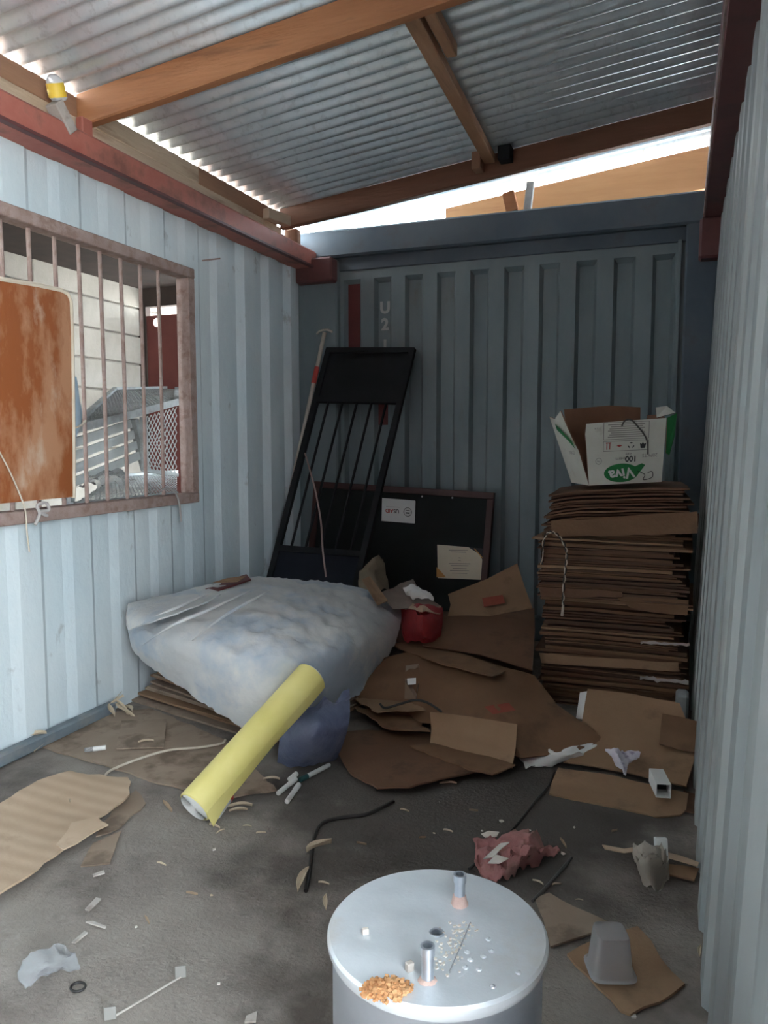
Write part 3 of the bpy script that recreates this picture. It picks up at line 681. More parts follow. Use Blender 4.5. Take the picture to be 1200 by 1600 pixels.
def ring(mb, c, r0, r1, u, v, n=28):
    vs = [c + (u * math.cos(2 * math.pi * k / n) + v * math.sin(2 * math.pi * k / n)) * r for r in (r0, r1) for k in range(n)]
    mb.add(vs, [(k, (k + 1) % n, n + (k + 1) % n, n + k) for k in range(n)])
ring(mb, cc, .024, .0275, uu, vv); ring(mb, cc, .0175, .0185, uu, vv)
for dz_, w_ in ((.009, .022), (.004, .026), (-.009, .020)):
    a = cc + vv * dz_; mb.add([a - uu * w_ / 2 - vv * .002, a + uu * w_ / 2 - vv * .002, a + uu * w_ / 2 + vv * .002, a - uu * w_ / 2 + vv * .002], [(0, 1, 2, 3)])
mb.build('seal', black_mat, st)
ce = decal([(683, 851), (732, 855), (753, 866), (754, 906), (684, 903)], cert_m, 'certificate', None, off0); tag(ce, 'cream certificate with curved dark and ochre corners on the notice board', 'certificate')
decal([(682, 886), (688, 892), (697, 902), (682, 902)], gold_m, 'corner_print', ce, off0 + .0003, .0006)
decal([(732, 855), (755, 857), (755, 877), (749, 866)], black_mat, 'corner_print', ce, off0 + .0003, .0006)
decal([(740, 857), (742, 857), (755, 872), (755, 874)], gold_m, 'corner_print', ce, off0 + .0008, .0006)
for x, y, l in ((716, 859, 30), (716, 862, 24), (718, 875, 4), (718, 871, 3), (718, 880, 34), (718, 883, 28), (718, 888, 22), (718, 891, 30), (718, 895, 24)):
    decal([(x - l / 2, y), (x + l / 2, y + .6), (x + l / 2, y + 1.5), (x - l / 2, y + .9)], grey_print, 'print_line', ce, off0 + .0004, .0006)

# ================================================================== STACK OF FLATTENED CARTONS AT THE RIGHT WALL
rnd = random.Random(3)
def flat_carton(cx, cy, z, lx, ly, rot, th, mi_, bend, seed, name, label, group, droop=0.0, tilt=0.0):
    mb = MB(); rows = []; M_ = Matrix.Rotation(rot, 3, 'Z'); nx, ny = 9, 5
    for j in range(ny):
        row = []
        for i in range(nx):
            u = i / (nx - 1) - .5; v = j / (ny - 1) - .5
            x = u * lx; y = v * ly
            dz = bend * noise.noise(Vector((u * 3 + seed, v * 2, seed * .37))) - droop * (2 * abs(u)) ** 4 * (1 if u < 0 else .3) + tilt * u
            if j == 0: y += .008 * noise.noise(Vector((u * 6, seed, 1)))
            p = M_ @ Vector((x, y, 0)) + Vector((cx, cy, z + th + dz)); row.append(p)
        rows.append(row)
    mb.grid(rows, th)
    return tag(mb.build(name, mi_), label, 'cardboard', group)
sx0, sx1, sy0, sy1 = -.575, .055, 3.50, 4.15
z = .0; n_sheet = 0; GRP = 'flattened cartons stacked by the right wall'
cmats = [card_a, card_c, card_c, card_a, card_c, card('dark_card', (.085, .045, .026), (.11, .06, .034), st=(.04, .024, .016)), card_b]
bundles = [(.25, -.015, .62), (.23, .01, .60), (.28, -.03, .625), (.075, .02, .63)]      # height, front shift, width
BUN = [('flattened carton in the lowest bundle of the tall stack by the right wall', 'topmost flattened carton of the lowest bundle in the tall stack'),
       ('flattened carton in the second bundle up of the tall stack by the right wall', 'topmost flattened carton of the second bundle up in the tall stack'),
       ('flattened carton in the roped third bundle up of the tall stack', 'topmost flattened carton of the roped third bundle in the tall stack'),
       ('flattened carton in the thin bundle behind the wide folded down carton side', 'topmost flattened carton of the thin bundle below the loose tilted cartons')]
zz = 0
for bi, (bh_, fs_, wd) in enumerate(bundles):
    ztop = zz + bh_
    while zz < ztop - .004:
        fold = rnd.random()
        th = rnd.uniform(.005, .009) if fold < .6 else rnd.uniform(.010, .019); dx_ = wd + rnd.uniform(-.07, .02)
        cx = sx0 + .035 * rnd.random() + dx_ / 2 - (.02 if bi == 2 else 0)
        last = zz + th >= ztop - .004
        if last: dx_ = wd + .01
        if cx + dx_ / 2 > rx(zz) - .012: cx = rx(zz) - .012 - dx_ / 2
        flat_carton(cx, 3.82 + fs_ + (-.03 if last and bi == 2 else rnd.uniform(-.026, .026)), zz, dx_, .64, rnd.uniform(-.03, .03), th * .82, card_b if last and bi == 2 else rnd.choice(cmats), .004, n_sheet, 'flattened_carton',
                    BUN[bi][0] if not last else BUN[bi][1], GRP, droop=.006 * rnd.random())
        zz += th; n_sheet += 1
# untidy top bundle, tilted, bulging at its left end
tilt_lbl = 'folded flattened carton in the loose tilted bundle under the white box'
for k in range(11):
    th = .0105
    flat_carton(sx0 + .31 + rnd.uniform(-.012, .012), 3.85 + rnd.uniform(-.03, .02), zz + .004, .60 + rnd.uniform(-.03, .03), .62, rnd.uniform(-.04, .04) + .03, th * .75, rnd.choice([card_c, card_a, card_c]), .007, 40 + k, 'flattened_carton',
                tilt_lbl, 'loose cartons under the white box', droop=.018, tilt=.030)
    zz += th + .003
STOP = zz
# carton sides folded down over the front of the stack
for q, m_, l in (([(860, 814), (975, 806), (1090, 799), (1090, 834), (975, 836), (864, 838)], card_a, 'wide brown carton side folded down below the loose tilted bundle'),
                 ([(962, 932), (1030, 935), (1076, 938), (1074, 962), (1030, 958), (985, 950)], card_a, 'short carton side sagging out of the middle of the stack'),
                 ([(842, 918), (900, 922), (972, 924), (972, 933), (900, 934), (846, 934)], card_c, 'narrow carton side folded down left of the middle of the stack'),
                 ([(842, 1020), (915, 1026), (1060, 1036), (1060, 1050), (915, 1040), (846, 1036)], card_b, 'tan carton side folded down low on the front of the stack')):
    mb = MB(); n_ = 3; Yf = 3.445
    top = [PY(x, y, Yf + .012) for x, y in q[:3]]; bot = [PY(x, y, Yf) for x, y in reversed(q[3:])]
    for p in top + bot: p.x = min(p.x, rx(p.z) - .014)
    rows = surf_lin([top, bot], 6, 3); rough_rows(rows, .006, 9, len(l)); mb.grid(rows, .006); tag(mb.build('folded_carton', m_), l, 'cardboard')
shiny_tape = mat('shiny_tape', (.42, .38, .35), rough=.12, spec=1.0)
# clear tape shining on the low bundles
for q, l in (([(1000, 1002), (1078, 1006), (1078, 1010), (1000, 1006)], 'shiny clear tape across the stack above its lowest bundle'), ([(1000, 1056), (1076, 1064), (1076, 1070), (1000, 1061)], 'shiny clear tape across the lowest bundle of the stack')):
    rows = surf_lin([[PY(*q[0], 3.442), PY(*q[1], 3.442)], [PY(*q[3], 3.440), PY(*q[2], 3.440)]], 14, 3); rough_rows(rows, .010, 40, 3, True); mb = MB(); mb.grid(rows, .001); tag(mb.build('clear_tape', shiny_tape, None, True), l, 'tape')
# braided rope hanging over the left end of the stack
P = [PY(x, y, 3.47) for x, y in ((852, 850), (848, 870), (846, 880))]
rp = spline([PY(846, 882, 3.47), PY(850, 842, 3.45), PY(860, 831, 3.435), PY(874, 838, 3.43), PY(885, 860, 3.428), PY(884, 885, 3.428), PY(881, 915, 3.428), PY(880, 945, 3.428)], 8)
ro = thing('braided_rope', rp[-1], 'black and white braided rope hanging over the carton stack', 'rope')
off = [Vector((.004 * math.cos(k * .9), 0, .004 * math.sin(k * .9))) for k in range(len(rp))]
MB().tube([p + q for p, q in zip(rp, off)], .003, 6).build('black_strand', cable_m, ro, True)
MB().tube([p - q for p, q in zip(rp, off)], .0028, 6).build('white_strand', rope_m, ro, True)
MB().tube([rp[-1], rp[-1] + Vector((-.004, 0, -.05))], [.005, .007], 6).build('frayed_end', rope_m, ro, True)

# ---- white open carton on the stack
th_ = R(25); bo = Vector((-.375, 3.54, STOP + .012))
ux = Vector((math.cos(th_), math.sin(th_), .045)).normalized(); uy = Vector((-math.sin(th_), math.cos(th_), 0)); uz = ux.cross(uy).normalized()
vb = thing('paper_carton', bo + ux * .15, 'torn open white and green paper carton on top of the stack', 'box')
def LP(x, y, z): return bo + ux * x + uy * y + uz * z
bwd, bdp, bht = .335, .25, .285
def panel(pts, name, outer, m1=white_card, m2=inner_card, th=.005):
    """card panel: pts in box space, outer = outward normal in box space; white outside, brown inside"""
    P = [LP(*p) for p in pts]; o = (ux * outer[0] + uy * outer[1] + uz * outer[2]).normalized(); Q = [p - o * th for p in P]; k = len(P); mb = MB()
    mb.add(P, [tuple(range(k))], 0); mb.add(Q, [tuple(range(k))], 1); mb.add(P + Q, [(i, i + k, (i + 1) % k + k, (i + 1) % k) for i in range(k)], 1)
    return mb.build(name, [m1, m2], vb)
fl = -.035                                                   # front leans outwards
panel([(0, 0, 0), (bwd, 0, 0), (bwd + .01, fl, bht), (bwd * .5, fl, bht - .004), (-.018, fl, bht - .01), (-.022, fl * .8, bht * .8), (-.015, fl * .6, bht * .6)], 'front_panel', (0, -1, 0))
panel([(0, bdp, 0), (bwd, bdp, 0), (bwd + .02, bdp + .03, bht + .06), (bwd * .6, bdp + .03, bht + .075), (-.02, bdp + .03, bht + .065)], 'back_panel', (0, 1, 0))
panel([(0, 0, 0), (0, bdp, 0), (-.095, bdp + .02, bht + .035), (-.095, bdp * .72, bht + .02), (-.088, bdp * .45, bht + .055), (-.082, bdp * .2, bht - .01), (-.065, .01, bht * .72), (-.045, -.005, bht * .55)], 'side_panel', (-1, 0, 0))
panel([(bwd, 0, 0), (bwd, bdp, 0), (bwd + .06, bdp + .03, bht + .02), (bwd + .065, bdp * .5, bht + .02), (bwd + .02, 0, bht)], 'side_panel', (1, 0, 0))
panel([(0, 0, .004), (bwd, 0, .004), (bwd, bdp, .004), (0, bdp, .004)], 'bottom_panel', (0, 0, -1))
panel([(bwd + .012, fl - .002, bht), (bwd + .065, -.02, bht + .02), (bwd + .058, -.012, bht * .72), (bwd + .028, fl * .6, bht * .42), (bwd + .012, fl * .6, bht * .45)], 'torn_flap', (0, -1, 0), green_m)
panel([(bwd - .035, fl, bht + .003), (bwd + .06, -.015, bht + .022), (bwd + .05, .05, bht + .055), (bwd - .01, .03, bht + .05)], 'torn_flap', (0, -1, .4), white_card)
# printing on the front panel (the carton stands upside down)
fN = (LP(bwd, 0, 0) - LP(0, 0, 0)).cross(LP(0, fl, bht) - LP(0, 0, 0)).normalized()
if fN.y > 0: fN = -fN
def FP(u, v, off=.0012): return lerp(LP(0, 0, 0), LP(bwd, 0, 0), u) + (LP(0, fl, bht) - LP(0, 0, 0)) * v + fN * off
fu = (FP(0, 0) - FP(1, 0)).normalized(); fv = (FP(0, 0) - FP(0, 1)).normalized()
def flat(pts, m, name, off=.0012): mb = MB(); mb.add([FP(u, v, off) for u, v in pts], [tuple(range(len(pts)))]); return mb.build(name, m, vb)
lf = [(.44 + .225 * math.cos(a) * (1.0 if math.cos(a) < 0 else 1.0), .175 + .135 * math.sin(a)) for a in [math.pi * (.22 + 1.60 * k / 28) for k in range(29)]] + [(.745, .275), (.70, .30)]
lf = [(u, v) for u, v in lf]
flat([(.44 + (u - .44) * 1.06, .175 + (v - .175) * 1.09) for u, v in lf], green_m, 'printed_logo', .0008)
text('Viva', .068, FP(.44, .165, .0022), (fu + fv * .12), fv - fu * .25, white_m, vb, 'lettering', .002)
text('100', .036, FP(.565, .395), fu, fv, black_mat, vb, 'lettering', .001)
text('SHEETS', .014, FP(.42, .405), fu, fv, black_mat, vb, 'lettering')
text('2 ply', .015, FP(.53, .465), fu, fv, black_mat, vb, 'lettering')
text('20PKTS', .022, FP(.82, .435), fu, fv, grey_print, vb, 'lettering')
text('5 x 4', .013, FP(.10, .885), fu, fv, grey_print, vb, 'lettering')
def line_box(u0, v0, u1, v1, w_=.008):
    for a in ([(u0, v0), (u1, v0), (u1, v0 + w_), (u0, v0 + w_)], [(u0, v1 - w_), (u1, v1 - w_), (u1, v1), (u0, v1)], [(u0, v0), (u0 + w_, v0), (u0 + w_, v1), (u0, v1)], [(u1 - w_, v0), (u1, v0), (u1, v1), (u1 - w_, v1)]):
        flat(a, grey_print, 'print_line')
line_box(.18, .52, .80, .68); line_box(.18, .70, .80, .97)
for k in range(7): flat([(.24 + .02 * (k % 3), .735 + k * .032), (.74 - .03 * (k % 2), .735 + k * .032), (.74 - .03 * (k % 2), .747 + k * .032), (.24 + .02 * (k % 3), .747 + k * .032)], grey_print, 'print_line')
for u in (.225, .265): flat([(u, .55), (u + .012, .55), (u + .012, .65), (u, .65)], print_red, 'print_symbol')
flat([(.215, .645), (.29, .645), (.29, .66), (.215, .66)], print_red, 'print_symbol')
flat([(.36, .60), (.40, .585), (.44, .60), (.40, .62)], print_red, 'print_symbol')
for a in (90, 210, 330): flat([(.56 + .045 * math.cos(R(a + d)), .60 + .05 * math.sin(R(a + d))) for d in (-35, 0, 35)] + [(.56 + .025 * math.cos(R(a)), .60 + .028 * math.sin(R(a)))], black_mat, 'print_symbol')
flat([(.69, .55), (.75, .55), (.765, .63), (.735, .615), (.72, .65), (.705, .615), (.68, .63)], black_mat, 'print_symbol')
mb = MB(); ring(mb, FP(.125, .375), .0125, .0145, fu, fv); mb.build('print_symbol', grey_print, vb); text('PN', .012, FP(.125, .375), fu, fv, grey_print, vb)
# green triangle on the splayed left panel, string over the rim
def SP(y, z, off=.001):   # point on the left panel
    t = z / bht; return LP(-.095 * t - off, y + .02 * t * y / bdp, z)
mb = MB(); mb.add([SP(.165, .285), SP(.02, .20), SP(.005, .165), SP(.06, .20), SP(.17, .255)], [(0, 1, 2, 3, 4)]); mb.build('printed_band', green_m, vb)
text('20PKTS', .024, SP(.07, .15, .0015), -(SP(.1, .1) - SP(.2, .1)).normalized() * -1, (SP(.1, .1) - SP(.1, .2)).normalized(), grey_print, vb)
Ps = spline([FP(.42, .90, .004), FP(.46, .985, .005), FP(.55, .99, .005), FP(.66, .86, .004), FP(.74, .74, .004), FP(.78, .62, .004), FP(.79, .45, .004)], 8)
tag(MB().tube(Ps, .0035, 6).build('string', mat('grey_string', (.12, .11, .10), rough=.9), None, True), 'grey string looped over the rim of the white carton', 'string')
P = spline([FP(.80, .16, .002), FP(.86, .17, .002), FP(.86, .08, .002), FP(.74, .05, .002), FP(.76, .13, .002), FP(.66, .19, .002)], 6)
MB().tube(P, .0016, 5).build('pen_mark', black_mat, vb)

# ================================================================== PILE UNDER THE TARP
GP = 'flattened cartons under the grey tarp'
for k in range(17):
    zz = .0095 * k + .002
    flat_carton(-1.81 + rnd.uniform(-.03, .03) + .010 * k, 3.03 + rnd.uniform(-.02, .02) + .004 * k, zz + .004 * k, .90 - .006 * k, .64, R(-12) + rnd.uniform(-.06, .06), .0085, rnd.choice([card_dirty, card_b, card_dirty]), .004, 90 + k, 'flattened_carton',
                'flattened carton in the low fanned pile under the grey tarp', GP, tilt=-.009 * k)
# tarp: control rows from its back edge to its front hem
T = [[(200, 945, .47), (290, 924, .49), (390, 903, .50), (480, 907, .48), (560, 917, .44), (626, 940, .37)],
     [(197, 968, .425), (290, 957, .485), (392, 948, .505), (480, 952, .49), (560, 957, .44), (627, 968, .325)],
     [(201, 990, .365), (285, 998, .425), (385, 1005, .45), (475, 1010, .43), (552, 1008, .375), (618, 1005, .25)],
     [(208, 1013, .305), (282, 1038, .32), (375, 1064, .32), (462, 1072, .30), (545, 1052, .26), (598, 1038, .18)],
     [(220, 1034, .245), (285, 1076, .20), (358, 1124, .15), (424, 1160, .09), (510, 1112, .13), (562, 1084, .12)]]
rows = surf([[PZ(*p) for p in r] for r in T], 14, 14)
rough_rows(rows, .008, 4.5, 2); rough_rows(rows, .016, 8, 5, True); rough_rows(rows, .005, 26, 6, True)
mb = MB(); mb.grid(rows, .006); tp_ = mb.build('tarp', tarp_m, None, True); tag(tp_, 'dirty white and blue tarp draped over the low pile of cartons', 'tarp')
# its doubled upper fold
rows = surf([[PZ(*p) for p in r] for r in ([(200, 943, .485), (250, 931, .50), (305, 922, .51)], [(199, 962, .46), (252, 953, .505), (320, 940, .525)], [(201, 984, .415), (262, 962, .51), (345, 930, .535)])], 6, 6)
rough_rows(rows, .006, 9, 3); mb = MB(); mb.grid(rows, .006); mb.build('folded_corner', tarp_m, tp_, True)
for k, L_ in enumerate(([(222, 1012, .345), (268, 982, .475), (330, 955, .525), (392, 925, .545)], [(300, 1005, .47), (352, 965, .52), (402, 937, .545), (420, 928, .54)], [(205, 985, .41), (262, 960, .50), (330, 928, .525)])):
    P = spline([PZ(*p) + Vector((0, 0, .010)) for p in L_], 6); MB().tube(P, [.002 + .005 * math.sin(math.pi * i / (len(P) - 1)) for i in range(len(P))], 6).build('crease_ridge', tarp_m, tp_, True)
# dark blue film below it
rows = surf([[PZ(*p) for p in r] for r in ([(455, 1110, .22), (500, 1095, .24), (545, 1075, .24)], [(440, 1150, .14), (490, 1145, .18), (545, 1130, .16)], [(432, 1192, .02), (475, 1203, .01), (525, 1185, .01)])], 7, 7)
rough_rows(rows, .03, 8, 6, True); mb = MB(); mb.grid(rows, .003); tag(mb.build('plastic_sheet', blue_plastic, None, True), 'crumpled dark blue plastic film under the tarp beside the roll', 'plastic sheet')
# maroon card sticking out behind the tarp
mb = MB(); mb.slab([PZ(*p) for p in ((318, 918, .50), (385, 897, .52), (392, 905, .52), (330, 926, .50))], .006); tag(mb.build('card_strip', patch_red), 'dark red strip of card sticking out behind the tarp', 'cardboard')
mb = MB(); mb.slab([PZ(*p) for p in ((332, 910, .53), (355, 903, .54), (384, 900, .54), (372, 908, .53))], .004); tag(mb.build('card_strip', card_b), 'thin tan strip of card lying above the tarp edge at the wall', 'cardboard')

# ---- yellow roll leaning on the tarp
ra, rb = PZ(303, 1262, .062), PZ(486, 1056, .345)
ro = thing('vinyl_roll', PZ(303, 1262, 0), 'yellow roll of vinyl leaning against the tarp', 'roll')
ax = (rb - ra).normalized(); rl = (rb - ra).length; axx = ax.cross(Vector((0, 0, 1))).normalized(); AX = Matrix((axx, axx.cross(ax) * -1, ax)).transposed()
rr_ = .058
MB().lathe([(rr_ * .93, 0), (rr_, .003), (rr_, rl - .003), (rr_ * .93, rl)], ra, 40, ax=AX).build('roll_outer', yellow, ro, True)
for zc in (.002, rl - .002):                                 # spiral of white layers at each end
    mb = MB(); vs = []; n_ = 150
    for k in range(n_ + 1):
        a = k * .30; r0 = .012 + (rr_ * .92 - .012) * k / n_
        d = AX @ Vector((math.cos(a), math.sin(a), 0)); s_ = -1 if zc < .1 else 1
        vs += [ra + d * r0 + ax * (zc + s_ * .006), ra + d * (r0 + .0016) + ax * (zc - s_ * .02)]
    mb.add(vs, [(2 * k, 2 * k + 1, 2 * k + 3, 2 * k + 2) for k in range(n_)]); mb.build('roll_layers', white_m, ro)
    mb = MB(); mb.lathe([(.010, .01 if zc < .1 else rl - .01), (rr_ * .95, .01 if zc < .1 else rl - .01)], ra, 32, ax=AX); mb.build('roll_end', white_m, ro)
# loose free edge of the vinyl along the lower side
dn = (AX @ Vector((1, 0, 0))); 
if dn.x < 0: dn = -dn
dn2 = ax.cross(dn).normalized(); dn2 = dn2 if dn2.z < 0 else -dn2
rows = []
for k in range(13):
    t = k / 12; base = ra + ax * (rl * t); w_ = .006 + .003 * math.sin(t * 9) + (.022 if k == 0 else .008 if k == 1 else 0)
    rows.append([base + dn * rr_ * .985 + dn2 * .0, base + dn * (rr_ * .93) + dn2 * .024, base + dn * (rr_ * .80 + .3 * w_) + dn2 * (.036 + w_)])
mb = MB(); mb.grid(rows, .0015); mb.build('loose_edge', yellow, ro, True)

# ================================================================== CARDBOARD ON THE FLOOR
def C(*a, label=None, cat='cardboard', **k): return tag(wavy_card(*a, **k), label, cat)
C([(62, 1168), (150, 1118), (235, 1108), (350, 1158), (432, 1236), (345, 1252)], .004, .006, 1, 'cardboard_sheet', card_dirty, label='dirty trodden cardboard sheet on the floor under the yellow roll')
C([(190, 1128), (260, 1126), (256, 1168), (182, 1170)], .014, .005, 2, 'cardboard_piece', card_dirty, label='small square of card lying on the trodden sheet below the tarp', jagamp=.002)
C([(0, 1268), (60, 1236), (110, 1220), (200, 1226), (203, 1252), (140, 1296), (60, 1370), (0, 1412), (-60, 1420), (-80, 1300)], .010, .006, 3, 'cardboard_sheet', card_fl, label='large pale torn corrugated card at the left of the floor', jagamp=.008, amp=.018, zfun=lambda p: .02)
C([(88, 1335), (112, 1300), (152, 1290), (170, 1302), (100, 1342)], .006, .004, 4, 'cardboard_piece', card_pale, label='small pale card flap at the torn edge of the large card', zfun=lambda p: .025)
C([(175, 1268), (212, 1236), (228, 1256), (186, 1296), (150, 1310)], .003, .004, 5, 'cardboard_piece', card_dirty, label='grey card strip under the corner of the large pale card')
C([(126, 1355), (145, 1320), (190, 1300), (172, 1350)], .002, .004, 6, 'cardboard_piece', card_dirty, label='thin grey card triangle lying flat below the large pale card', jagamp=.002)

# ---- carton heap in the middle
def sheet3(ctrl, th, m, name, label, nu=5, nv=5, amp=.004, sc=6, seed=1, cat='cardboard', ridged=False):
    rows = (surf_lin if cat == 'cardboard' else surf)([[PZ(*p) if len(p) == 3 else Vector(p[:3]) for p in r] for r in ctrl], nu, nv); rough_rows(rows, amp, sc, seed, ridged)
    mb = MB(); mb.grid(rows, th); o = mb.build(name, m, None, True); return tag(o, label, cat) if label else o
# big opened carton sloping down to the front
bc = sheet3([[(565, 1035, .19), (640, 1018, .24), (740, 1030, .24), (835, 1055, .20)], [(545, 1062, .15), (640, 1055, .20), (760, 1075, .19), (870, 1100, .15)], [(560, 1090, .10), (650, 1090, .13), (790, 1130, .13), (925, 1140, .10)], [(590, 1125, .05), (680, 1130, .06), (815, 1185, .05), (958, 1168, .045)]], .006, card_a, 'opened_carton', 'large opened brown carton with a red print and a tape strip in the heap', seed=3)
C([(512, 1160), (560, 1150), (640, 1150), (720, 1165), (775, 1205), (720, 1222), (640, 1243), (590, 1240), (545, 1210)], .010, .006, 11, 'cardboard_sheet', card_c, label='stained reddish brown card lying flat in front of the heap', amp=.02, zfun=lambda p: .015)
o = sheet3([[(672, 1113, .155), (740, 1120, .155), (808, 1132, .150)], [(674, 1140, .09), (740, 1150, .09), (806, 1168, .085)], [(672, 1160, .045), (738, 1178, .04), (800, 1200, .030)]], .005, card_b, 'carton_flap', 'tan carton flap standing up at the front of the heap', amp=.003, seed=5)
C([(640, 1168), (680, 1162), (805, 1198), (770, 1212), (735, 1206)], .042, .005, 12, 'cardboard_piece', card_a, label='narrow brown carton strip lying below the standing flap', amp=.01)
C([(555, 1108), (640, 1112), (672, 1148), (610, 1140)], .075, .005, 13, 'cardboard_piece', card_a, label='torn brown card corner left of the standing flap', amp=.02, jagamp=.012)
C([(555, 1092), (600, 1082), (665, 1112), (590, 1120)], .10, .005, 14, 'cardboard_piece', card_b, label='torn tan card edge poking out beside the tarp', amp=.02, jagamp=.010)
# upright leaf with red print behind, and the sheet it belongs to
o = sheet3([[tuple(PY(700, 928, 4.05)) + (0,), tuple(PY(760, 905, 4.12)) + (0,), tuple(PY(808, 880, 4.2)) + (0,)], [tuple(PY(704, 945, 3.95)) + (0,), tuple(PY(765, 935, 4.0)) + (0,), tuple(PY(820, 918, 4.1)) + (0,)], [tuple(PY(700, 962, 3.8)) + (0,), tuple(PY(768, 965, 3.85)) + (0,), tuple(PY(832, 950, 3.98)) + (0,)]], .006, card_b, 'carton_flap', 'raised brown carton leaf with a red print in front of the notice board', amp=.003)
mb = MB(); mb.add([PY(x, y, Y) for x, y, Y in ((754, 936, 3.945), (786, 931, 3.985), (790, 944, 3.955), (757, 950, 3.915))], [(0, 1, 2, 3)]); 
for v in mb.v: v += Vector((0, -.012, .008))
mb.build('red_print', print_red_card, o)
sheet3([[(690, 962, .34), (765, 962, .34), (835, 950, .34)], [(672, 985, .30), (760, 990, .31), (836, 985, .31)], [(660, 1008, .26), (750, 1022, .25), (832, 1046, .22)], ], .006, card_c, 'opened_carton', 'reddish brown carton sheet lying below the raised leaf with red print', seed=8)
C([(610, 1008), (660, 1000), (790, 1048), (770, 1056), (690, 1040)], .235, .005, 15, 'cardboard_piece', card_a, label='folded brown carton strip along the back of the heap', amp=.015)
def dec3(px, m, name, parent, lift=.006):
    """print lying on the big carton: find its height from the carton surface"""
    dg = bpy.context.evaluated_depsgraph_get(); pts = []
    for x, y in px:
        o_ = Vector((0, 0, H)); d_ = Vector(ray(x, y)).normalized(); mw = Matrix.Translation(WL[parent.name]).inverted()
        ok, loc, nn, ix = parent.ray_cast(mw @ o_, d_)
        pts.append((Matrix.Translation(WL[parent.name]) @ loc) - d_ * .012 if ok else PZ(x, y, .15))
    mb = MB(); mb.add(pts, [tuple(range(len(pts)))]); return mb.build(name, m, parent)
bpy.context.view_layer.update()
dec3([(756, 1104), (795, 1098), (806, 1110), (770, 1116)], print_red_card, 'red_print', bc)
dec3([(634, 1040), (655, 1037), (654, 1070), (650, 1092), (632, 1092), (633, 1065)], mat('brown_tape', (.20, .13, .08), rough=.3), 'tape_strip', bc)
dec3([(636, 1060), (650, 1059), (650, 1069), (637, 1070)], sticker_m, 'paper_label', bc)
tag(MB().tube(spline([PZ(594, 1100, .14), PZ(602, 1106, .135), PZ(625, 1100, .15), PZ(648, 1094, .165), PZ(668, 1098, .16), PZ(690, 1112, .14)], 5), .005, 6).build('dark_cord', cable_m, None, True), 'short dark cord lying on the big opened carton', 'cord')
# white plastic under the front edge
rows_ = [[(808, 1160, .05), (850, 1172, .055), (905, 1165, .06), (962, 1160, .05)], [(812, 1180, .03), (850, 1186, .035), (905, 1178, .045), (960, 1166, .045)], [(820, 1199, .005), (852, 1198, .006), (900, 1188, .015), (950, 1172, .03)]]
sheet3(rows_, .002, white_m, 'plastic_wrap', 'crumpled white plastic wrap under the front edge of the opened carton', amp=.02, sc=14, seed=4, cat='plastic', ridged=True)
# right hand carton
oc = sheet3([[(918, 1075, .20), (990, 1085, .20), (1062, 1098, .20)], [(912, 1110, .14), (990, 1120, .14), (1075, 1132, .14)], [(905, 1150, .07), (985, 1165, .07), (1092, 1162, .09)], [(880, 1190, .02), (975, 1205, .02), (1072, 1228, .03)]], .006, card_b, 'opened_carton', 'opened tan carton beside the right wall in front of the stack', seed=9)
sheet3([[(1035, 1115, .165), (1065, 1120, .165), (1091, 1128, .16)], [(1032, 1140, .13), (1060, 1145, .13), (1092, 1155, .12)], [(1030, 1162, .09), (1060, 1170, .09), (1092, 1176, .085)]], .006, card_a, 'carton_flap', 'brown carton flap folded against the right wall', amp=.003)
sheet3([[(872, 1200, .03), (960, 1212, .035), (1040, 1232, .035), (1076, 1240, .03)], [(862, 1222, .012), (955, 1238, .014), (1035, 1258, .014), (1072, 1265, .012)], [(858, 1240, .008), (950, 1258, .008), (1028, 1276, .008), (1064, 1272, .008)]], .006, card_b, 'carton_flap', 'long tan carton flap lying at the foot of the right hand carton', amp=.003, seed=12)
C([(1068, 1238), (1088, 1245), (1086, 1272), (1064, 1268)], .004, .006, 16, 'cardboard_piece', card_c, label='small brown card scrap beside the wall at the long flap', jagamp=.002)
mb = MB(); mb.slab([PZ(*p) for p in ((906, 1082, .17), (918, 1080, .185), (912, 1124, .10), (900, 1122, .09))], .004); tag(mb.build('white_strip', white_m), 'white foam strip standing at the left edge of the right hand carton', 'strip')
tag(MB().box((rx(0) - .04, 3.28, .10), (.05, .09, .17), bev=.01).build('plastic_container', zinc), 'grey plastic container between the carton stack and the wall', 'container')
# printed paper, small empty box
rows_ = [[(945, 1172, .085), (962, 1172, .11), (975, 1172, .10), (1000, 1178, .09)], [(955, 1185, .075), (966, 1186, .10), (976, 1186, .09), (996, 1186, .075)], [(968, 1203, .06), (974, 1206, .08), (978, 1204, .07), (982, 1196, .065)]]
pp = sheet3(rows_, .0012, mat('printed_paper', (.62, .58, .66), (.70, .68, .72), 30, .8, stain=(.16, .10, .24), sscale=25, samt=.8, slow=.56), 'crumpled_paper', 'crumpled white and purple printed paper on the right hand carton', amp=.02, sc=16, seed=7, cat='paper', ridged=True)
c0, c1 = PZ(1037, 1236, .065), PZ(1030, 1212, .085); d_ = (c1 - c0).normalized(); d_ = Vector((d_.x, d_.y, 0)).normalized()
sb = thing('small_box', c0, 'small white open ended box lying on the right hand carton', 'box')
side = d_.cross(Vector((0, 0, 1))); ln = .12; w_ = .045
for s_, u_ in ((side, Vector((0, 0, 1))), (-side, Vector((0, 0, 1)))): MB().beam(c0 + s_ * w_ / 2 + Vector((0, 0, .0)), c0 + s_ * w_ / 2 + d_ * ln, .002, w_).build('box_side', white_m, sb)
for s_ in (1, -1): MB().beam(c0 + Vector((0, 0, s_ * w_ / 2)), c0 + Vector((0, 0, s_ * w_ / 2)) + d_ * ln, w_, .002).build('box_side', white_m, sb)
